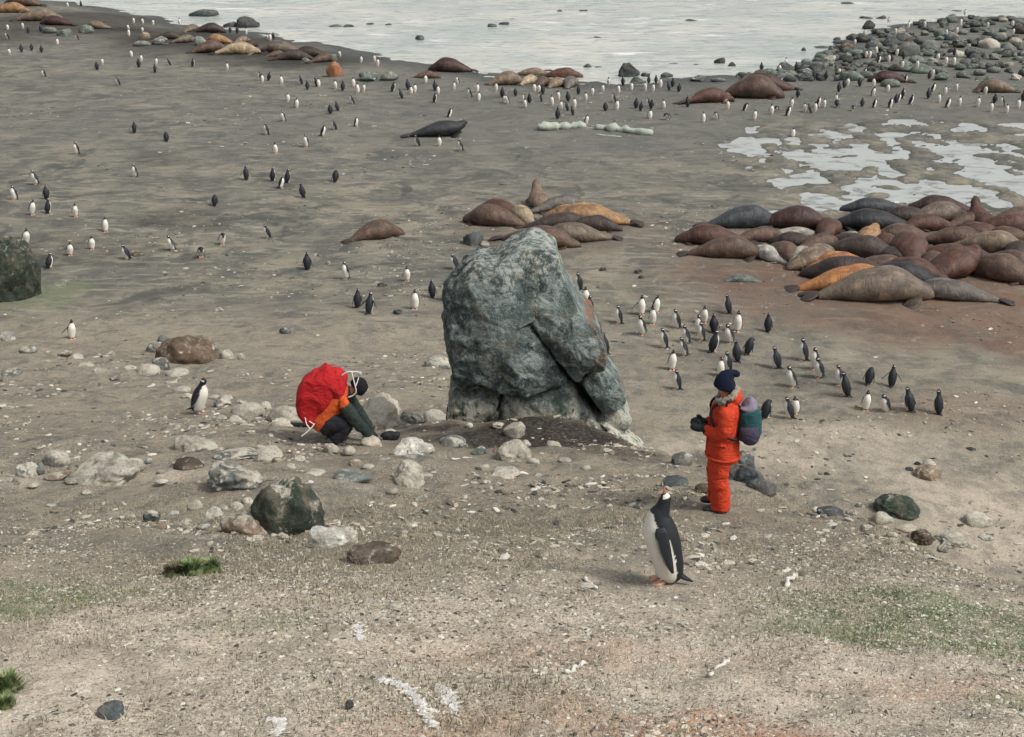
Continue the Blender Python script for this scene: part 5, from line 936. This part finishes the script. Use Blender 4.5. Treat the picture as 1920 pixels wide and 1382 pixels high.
for sg in (1, -1):
    V, F = tube([(-.17, sg * .10, 1.38), (-.05, sg * .12, 1.475), (.10, sg * .125, 1.42), (.17, sg * .135, 1.30), (.10, sg * .20, 1.12), (-.08, sg * .22, 1.02), (-.18, sg * .14, 1.0)], .010, 8, 30, N=(0, 1, 0), flat=1.6); link('shoulder_strap', tomesh('shoulder_strap', V, F, M_STRAP), Bp)
# --- the crouching person, facing right (local +X), bent over the ground
Cq = person_root(624, 832, 4, 'person crouching under a huge red backpack, black cap, green sleeves, facing right')
Cq.scale = (1.04, 1.0, 1.15)
vs_ = [(-.10, 0, .36), (-.04, 0, .50), (.06, 0, .66), (.20, 0, .76), (.31, 0, .80), (.42, 0, .82), (.49, 0, .84),
       (.20, .17, .70), (.36, .23, .46), (.55, .14, .20), (.62, .11, .12),
       (.20, -.17, .70), (.38, -.23, .44), (.58, -.12, .22), (.66, -.08, .14),
       (-.08, .11, .34), (.26, .17, .36), (.0, .15, .10), (.13, .17, .05),
       (-.08, -.11, .34), (.27, -.17, .32), (.04, -.15, .10), (.17, -.17, .05), (.49, 0, .715)]
rs_ = [.15, .15, (.16, .13), .08, .065, .095, .075, .075, .055, .045, .032, .075, .055, .045, .032, .11, .085, .055, .04, .11, .085, .055, .04, .014]
skin_body('body', vs_, es_, rs_, 0, ((M_SKIN, M_TRS), lambda c: 0 if (c[0] > .30 and c[2] > .64) else 1), Cq)
face(Cq, (.43, 0, .81), (.45, 0, -.9), (.9, 0, .45))
loft('jacket', [(-.20, 0, .27, .15, .19), (-.17, 0, .33, .19, .22), (-.10, 0, .42, .195, .23), (-.01, 0, .54, .19, .225), (.08, 0, .65, .175, .215), (.17, 0, .73, .15, .20), (.25, 0, .775, .11, .14), (.30, 0, .79, .08, .09)], M_OR2, Cq, 40, 50, S=(0, 1, 0), amp=.018, f=6)
for sg in (1, -1):
    nm = 0 if sg == -1 else 1
    loft('shoulder_yoke', [(.12, sg * .13, .71, .06, .06), (.17, sg * .17, .71, .09, .08), (.215, sg * .195, .67, .09, .082), (.235, sg * .20, .64, .075, .07)], M_OR2, Cq, 24, 20, S=(0, 1, 0), amp=.012, f=9)
    loft('sleeve', [(.22, sg * .20, .66, .08, .075), (.27, sg * .215, .59, .105, .095), (.35, sg * .23, .47, .10, .09), (.43, sg * .215, .36, .09, .082), (.51, sg * .165, .26, .08, .072), (.58, sg * .13, .17, .065, .06), (.60, sg * .12, .14, .045, .045)], M_GRN, Cq, 26, 44, S=(0, 1, 0), amp=.018, f=9, seed=30 + nm)
    hand(Cq, (.60, sg * .115, .14), (.55, -sg * .1, -.55), (-.6, 0, -.75), M_MITT, sg, .7, 1.15)
    loft('trouser_leg', [(-.14, sg * .10, .30, .13, .12), (0, sg * .14, .36, .14, .12), (.16, sg * .165, .38, .125, .11), (.25, sg * .17, .35, .11, .10)], M_TRS, Cq, 24, 26, N=(0, 0, 1), amp=.015, f=8)
    loft('trouser_shin', [(.26, sg * .17, .38, .09, .09), (.22, sg * .17, .31, .105, .095), (.12, sg * .165, .19, .095, .088), (.05, sg * .155, .10, .09, .08)], M_TRS, Cq, 22, 24, S=(0, 1, 0), amp=.015, f=8)
    loft('boot', [(-.09, sg * .155, .10, .05, .05), (-.05, sg * .155, .085, .07, .055), (.03, sg * .16, .075, .065, .056), (.11, sg * .17, .055, .05, .058), (.19, sg * .175, .045, .04, .052), (.225, sg * .175, .035, .02, .03)], M_BOOT, Cq, 18, 26, N=(0, 0, 1), amp=.004, f=12)
    loft('boot_sole', [(-.11, sg * .155, .02, .012, .04), (-.05, sg * .155, .018, .018, .056), (.08, sg * .165, .016, .018, .06), (.2, sg * .175, .018, .016, .052), (.235, sg * .175, .02, .01, .025)], M_METAL if sg == 9 else M_STRAP, Cq, 12, 18, N=(0, 0, 1), amp=0)
loft('knit_cap', [(.355, 0, .86, .035, .05), (.375, 0, .875, .095, .098), (.415, 0, .87, .125, .115), (.465, 0, .85, .128, .118), (.515, 0, .825, .108, .10), (.55, 0, .81, .065, .065), (.565, 0, .80, .02, .02)], M_BLACK, Cq, 28, 34, S=(0, 1, 0), amp=.004, f=20)
loft('headband', [(.36, 0, .79, .115, .106), (.385, 0, .765, .12, .112), (.40, 0, .75, .10, .09)], M_BRIM, Cq, 24, 12, S=(0, 1, 0), amp=.002)
loft('collar', [(.24, 0, .74, .12, .13), (.29, 0, .745, .115, .12), (.325, 0, .75, .09, .10)], M_TRS, Cq, 22, 12, S=(0, 1, 0), amp=.006)
# the big red pack
Rp = bpy.data.objects.new('backpack', None); COL.objects.link(Rp); Rp.matrix_world = Matrix.Translation(Cq.location) @ Matrix.Rotation(R(4), 4, 'Z') @ Matrix.Diagonal((1.04, 1.0, 1.15, 1)); tag(Rp, 'huge baggy red rucksack with white cords on the crouching person', 'backpack')
loft('pack_body', [(-.22, 0, .33, .07, .12), (-.275, 0, .42, .15, .19), (-.30, 0, .54, .20, .215), (-.27, 0, .67, .24, .23), (-.20, 0, .80, .26, .245), (-.10, 0, .91, .235, .24), (.0, 0, 1.01, .19, .21), (.07, 0, 1.07, .14, .16), (.10, 0, 1.10, .07, .09)], M_RED, Rp, 48, 60, S=(0, 1, 0), amp=.050, f=3.4, seed=40, sq=.55)
loft('pack_flap', [(-.02, 0, .80, .20, .20), (.05, 0, .86, .21, .225), (.09, 0, .93, .18, .22), (.10, 0, 1.0, .14, .19), (.085, 0, 1.08, .09, .14), (.07, 0, 1.12, .03, .05)], M_RED, Rp, 40, 40, S=(0, 1, 0), amp=.04, f=4, seed=44, sq=.55)
def cord(name, pts, r, n=40):
    V, F = tube(pts, r, 8, n, N=(0, 1, 0)); return link(name, tomesh(name, V, F, M_ROPE), Rp)
cord('cord', [(.20, -.14, 1.07), (.27, -.16, 1.12), (.345, -.17, 1.13), (.37, -.17, 1.04), (.395, -.18, .93), (.405, -.17, .84), (.36, -.15, .78), (.28, -.14, .745)], .009)
cord('cord', [(.36, -.17, 1.12), (.42, -.16, 1.13), (.47, -.14, 1.10), (.455, -.12, 1.05), (.44, -.14, 1.0), (.405, -.17, .92)], .008)
cord('cord', [(-.43, -.16, .86), (-.475, -.14, .80), (-.48, -.14, .66), (-.42, -.18, .52), (-.33, -.2, .44), (-.24, -.22, .38)], .008)
cord('cord', [(-.24, -.22, .40), (-.30, -.23, .33), (-.38, -.24, .27), (-.45, -.24, .22)], .009)
cord('cord', [(-.38, -.2, .50), (-.36, -.23, .40), (-.31, -.24, .33)], .008)
Vi, Fi = ico(2); link('cord_toggle', npmesh('cord_toggle', Vi * np.array([.03, .022, .035]) + np.array([.475, -.14, 1.09]), Fi, M_METAL), Rp)
link('cord_toggle', npmesh('cord_toggle', Vi * np.array([.012, .008, .016]) + np.array([-.37, -.23, .80]), Fi, M_ROPE), Rp)
# things on the ground beside the crouching person
def lump(name, px, py, dims, mat, label, cat, yaw=0, seed=1, sq=.8):
    p = hit(px, py); a, b, h = dims; Q = cr([(-a, 0, h * .45, h * .3, b * .5), (-a * .85, 0, h * .5, h * .46, b), (0, 0, h * .5, h * .5, b * 1.05), (a * .8, 0, h * .45, h * .42, b * .9), (a, 0, h * .4, h * .15, b * .4)], 24)
    V, F, _, _ = sweep(Q[:, :3], Q[:, 3], Q[:, 4], 20, N=(0, 0, 1), sq=sq); V = wrinkle(V, h * .18, 9, seed)
    tag(link(name, tomesh(name, V, F, mat), None, p + Vector((0, b * .5, -.01)), (0, 0, R(yaw))), label, cat)
lump('camera_bag', 733, 826, (.14, .07, .15), M_STRAP, 'small black bag on the dark soil just right of the gloved hand', 'bag', 8, 4)
lump('rifle_case', 556, 800, (.22, .035, .08), M_STRAP, 'narrow black case lying behind the crouching person beside a cream stone', 'case', -8, 6)

# ---------------------------------------------------------------- turf, pebbles, chips
def scatter(name, templ, P, S, rotz, tilt, colr, mat, kind='stuff', zs=None):
    V0, F0 = templ; n = len(P); k = len(V0); c, s = np.cos(rotz), np.sin(rotz)
    B = V0[None] * S[:, None, :] if S.ndim == 2 else V0[None] * S[:, None, None]
    ct, st_ = np.cos(tilt)[:, None], np.sin(tilt)[:, None]; y = B[..., 1] * ct - B[..., 2] * st_; z = B[..., 1] * st_ + B[..., 2] * ct
    x = B[..., 0]; X = x * c[:, None] - y * s[:, None]; Yv = x * s[:, None] + y * c[:, None]
    V = np.stack([X, Yv, z], -1) + P[:, None]; F = (F0[None] + (np.arange(n) * k)[:, None, None]).reshape(-1, F0.shape[1])
    C = np.repeat(colr, k, 0); o = link(name, npmesh(name, V.reshape(-1, 3), F, mat, False, C)); return tag(o, kind=kind)
g = NT('pebble_mix', .9, .2); v = g.attr('Col', 'Color'); n = g.noise(g.pos(), 70, 3, .6); g.base(g.mix(g.ramp(n, .35, .6, .35, 0), v, (.05, .045, .04))); M_PEB = g.m
g = NT('grass_blades', .8, .2); g.base(g.attr('Col', 'Color')); M_GRASS = g.m
I0, IF = ico(1); I0 = I0 * (1 + .35 * (rng.random((len(I0), 1)) - .5)); I0[:, 2] *= .6
def wpts(n, ylo, yhi, pw=1.0, side=.46):
    u = rng.random(n) ** pw; Yp = ylo + (yhi - ylo) * u; Xp = (rng.random(n) * 2 - 1) * (1.2 + Yp * side); return Xp, Yp
def sample(n, ylo, yhi, pw, dens, side=.46):
    Xp, Yp = wpts(n, ylo, yhi, pw, side); k = rng.random(n) < dens(Xp, Yp); Xp, Yp = Xp[k], Yp[k]; return Xp, Yp, ground(Xp, Yp)
cols = np.array([(.48, .44, .36), (.36, .31, .24), (.24, .20, .15), (.13, .12, .10), (.06, .06, .055), (.60, .57, .50)])
def mkpeb(name, n, ylo, yhi, pw, dens, smin, smax, wts, flat=1.0, kind_label=None, sink=.25, exp=2.2):
    Xp, Yp, Zp = sample(n, ylo, yhi, pw, dens); m = len(Xp); s = smin + (smax - smin) * rng.random(m) ** exp
    S = np.stack([s * rng.uniform(.8, 1.6, m), s * rng.uniform(.6, 1.0, m), s * rng.uniform(.35, .8, m) * flat], 1)
    ci = rng.choice(len(cols), m, p=np.array(wts) / sum(wts)); C = cols[ci] * rng.uniform(.8, 1.15, (m, 1))
    return scatter(name, (I0, IF), np.stack([Xp, Yp, Zp + S[:, 2] * (.5 - sink)], 1), S, rng.random(m) * 6.28, rng.normal(0, .25, m), C, M_PEB)
cl = lambda X, Y: np.clip(.30 + 1.6 * fbm2(X * .9, Y * .9, 4, 201), .04, 1)
mkpeb('pebbles', 110000, 4.2, 12.5, 1.0, cl, .004, .020, [5, 5, 4, 2, 1.2, 3], .8, exp=3)
mkpeb('pebbles', 30000, 10, 24, .9, lambda X, Y: np.clip(.22 + 1.8 * fbm2(X * .6, Y * .6, 4, 202), .02, 1), .008, .055, [4, 3, 3, 3, 2, 2], exp=3)
mkpeb('pebbles', 34000, 20, 62, .9, lambda X, Y: np.clip(.10 + 1.4 * fbm2(X * .25, Y * .25, 4, 203), .02, 1), .02, .085, [3, 3, 3, 3, 2, 2], .7, exp=3)
mkpeb('pebbles', 22000, 50, 104, .9, lambda X, Y: np.clip(.05 + 1.2 * fbm2(X * .15, Y * .15, 4, 204), .01, 1), .03, .15, [3, 3, 3, 3, 3, 1], .35, exp=3)
O8 = np.array([(1, 0, 0), (-1, 0, 0), (0, 1, 0), (0, -1, 0), (0, 0, .6), (0, 0, -.6)], float); O8F = np.array([(0, 2, 4), (2, 1, 4), (1, 3, 4), (3, 0, 4), (2, 0, 5), (1, 2, 5), (3, 1, 5), (0, 3, 5)])
_k = (I0, IF); I0, IF = O8, O8F
mkpeb('pale_flecks', 120000, 4.2, 10.5, 1.0, lambda X, Y: np.clip(.38 + 1.7 * fbm2(X * 1.4, Y * 1.4, 4, 231), .03, 1) * sstep(11, 8, Y), .003, .013, [6, 4, 1, .5, .3, 6], .7, exp=2)
I0, IF = _k
# matted turf: tiny blades
BL = np.array([(-.5, 0, 0), (.5, 0, 0), (.25, .25, .6), (-.25, .25, .6), (0, .75, 1.0)]); BF = np.array([(0, 1, 2, 3), (3, 2, 4, 4)])
BFt = np.array([(0, 1, 2), (0, 2, 3), (3, 2, 4)])
def blades(name, n, ylo, yhi, dens, h0, h1, pal, wts, side=.46, pw=1.0):
    Xp, Yp, Zp = sample(n, ylo, yhi, pw, dens, side); m = len(Xp); h = rng.uniform(h0, h1, m); S = np.stack([h * .16, h * rng.uniform(.6, 1.6, m), h * rng.uniform(.4, 1, m)], 1)
    pal = np.array(pal); C = pal[rng.choice(len(pal), m, p=np.array(wts) / sum(wts))] * rng.uniform(.75, 1.2, (m, 1))
    return scatter(name, (BL, BFt), np.stack([Xp, Yp, Zp - .003], 1), S, rng.random(m) * 6.28, rng.normal(0, .35, m), C, M_GRASS)
def dist_px(X, Y, px, py, rx, ry, seed): return blob(X, Y, px, py, rx, ry, .9, seed)
DRY = [(.36, .31, .21), (.50, .45, .33), (.17, .14, .09), (.12, .13, .07), (.07, .06, .045)]
blades('dry_turf', 260000, 4.2, 15, lambda X, Y: np.clip(.35 + 1.5 * fbm2(X * .8, Y * .8, 4, 211), .08, 1), .014, .048, DRY, [3, 3, 3, 3, 2])
GRN = [(.15, .23, .085), (.20, .28, .11), (.11, .16, .07), (.32, .32, .18)]
gd = lambda X, Y: np.clip(dist_px(X, Y, 1800, 1180, 400, 150, 3) + .9 * dist_px(X, Y, 60, 1110, 380, 85, 4) + .6 * dist_px(X, Y, 1900, 1330, 80, 60, 8) + .3 * dist_px(X, Y, 520, 1170, 200, 40, 7) + .25 * dist_px(X, Y, 1100, 1010, 300, 35, 6), 0, 1)
blades('green_grass', 130000, 4.2, 14.5, lambda X, Y: gd(X, Y) * .95, .016, .045, GRN, [3, 3, 2, 1])
# tussocks: moss and grass cushions one can count
def tussock(px, py, wpx, hpx, label, n=1500, pal=GRN, name='grass_tussock'):
    p = hit(px, py); s = scale_at(p); r_ = wpx / s / 2; h = hpx / s
    a = rng.random(n) * 6.28; q = np.sqrt(rng.random(n)) * (1 + .35 * np.sin(a * 3 + px)); X_ = np.cos(a) * q * r_ * .85; Y_ = np.sin(a) * q * r_ * .85; zz = h * .42 * (1 - q ** 2) + .03 * n2(X_ * 14, Y_ * 14, 5)
    hh = h * (.08 + .34 * rng.random(n) ** 2.5); S = np.stack([hh * .22, hh * .35, hh], 1); palA = np.array(pal); C = palA[rng.choice(len(palA), n)] * rng.uniform(.6, 1.25, (n, 1))
    V0, F0 = BL, BFt; c, s_ = np.cos(a - 1.57), np.sin(a - 1.57); B = V0[None] * S[:, None]; tl = (q * .9)[:, None]
    y = B[..., 1] + B[..., 2] * np.sin(tl) ; z = B[..., 2] * np.cos(tl); Xv = B[..., 0] * c[:, None] - y * s_[:, None]; Yv = B[..., 0] * s_[:, None] + y * c[:, None]
    V = np.stack([Xv * -1, Yv * -1, z], -1); V[..., 0] *= -1; V[..., 1] *= -1
    V = V + np.stack([X_, Y_, zz], 1)[:, None]; F = (F0[None] + (np.arange(n) * len(V0))[:, None, None]).reshape(-1, 3)
    root = bpy.data.objects.new(name, None); COL.objects.link(root); root.location = p + Vector((0, r_ * .5, -.01)); tag(root, label, 'grass tuft', 'green tufts on the slope')
    b = link('blades', npmesh('blades', V.reshape(-1, 3), F, M_GRASS, False, np.repeat(C, len(V0), 0)), root); b['kind'] = 'stuff'
    Vi, Fi = rock_shape(3, 77, .1, .3); link('mound', npmesh('mound', Vi * np.array([r_ * .95, r_ * .95, h * .42]), Fi, M_MOSS), root)
M_MOSS = solid('moss', (.12, .14, .07), .95, .1, .7, 14, .03)
tussock(358, 1078, 46, 40, 'dark green tuft in the middle of the small moss clump')
tussock(392, 1074, 40, 36, 'brighter green tuft at the right of the small moss clump')
tussock(328, 1082, 60, 30, 'brown dry tuft at the left of the small moss clump', pal=[(.10, .08, .05), (.07, .055, .035), (.14, .11, .07)])
tussock(8, 1300, 54, 56, 'bright green tuft cut by the left frame edge at the bottom')
tussock(4, 1330, 36, 40, 'second green tuft at the bottom of the left frame edge')
rock(700, 1048, 92, 24, 'brown', guano=0, label='dark brown peat clod right of the white-grey stone', cat='clod', name='peat_clod', group=G, big=True, bury=.25, shape=1)

def splash(lines, label, wd=.02, n=160):
    cz = hit(*lines[0][0]); Ps = []
    for ln in lines:
        W3 = [hit(*q) for q in ln]
        for q in range(n // len(lines)):
            k = rng.integers(0, len(W3) - 1); p = W3[k].lerp(W3[k + 1], rng.random()); x_ = p.x + rng.normal(0, wd); y_ = p.y + rng.normal(0, wd); Ps.append((x_, y_, float(ground(x_, y_)) + .004))
    Ps = np.array(Ps) - np.array(cz); m = len(Ps); s_ = .005 + .018 * rng.random(m) ** 2; S = np.stack([s_ * rng.uniform(.8, 2, m), s_ * .7, s_ * .25], 1)
    o = scatter('guano_splash', (I0, IF), Ps, S, rng.random(m) * 6.28, rng.normal(0, .2, m), np.full((m, 3), .68) * np.array([1, .98, .92]) * rng.uniform(.75, 1.1, (m, 1)), M_PEB)
    o.location = cz; del o['kind']; root = bpy.data.objects.new('guano_splash', None); COL.objects.link(root); root.location = cz; tag(root, label, 'guano splash', 'white splashes on the foreground'); o.parent = root; o.location = (0, 0, 0); o.name = 'flakes'; o['kind'] = 'stuff'
splash([[(712, 1277), (745, 1283), (770, 1298), (785, 1318), (800, 1338), (812, 1362)]], 'long curved white splash on the bare foreground, left one of two', .018, 300)
splash([[(828, 1288), (842, 1302), (846, 1322), (856, 1345)], [(835, 1318), (848, 1310)]], 'forked white splash on the bare foreground, right one of two', .014, 170)
splash([[(510, 1350), (528, 1352), (522, 1378)]], 'short white splash at the bottom edge left of centre', .010, 80)
splash([[(670, 1170), (676, 1200)]], 'small upright white splash in the lower centre', .012, 50)
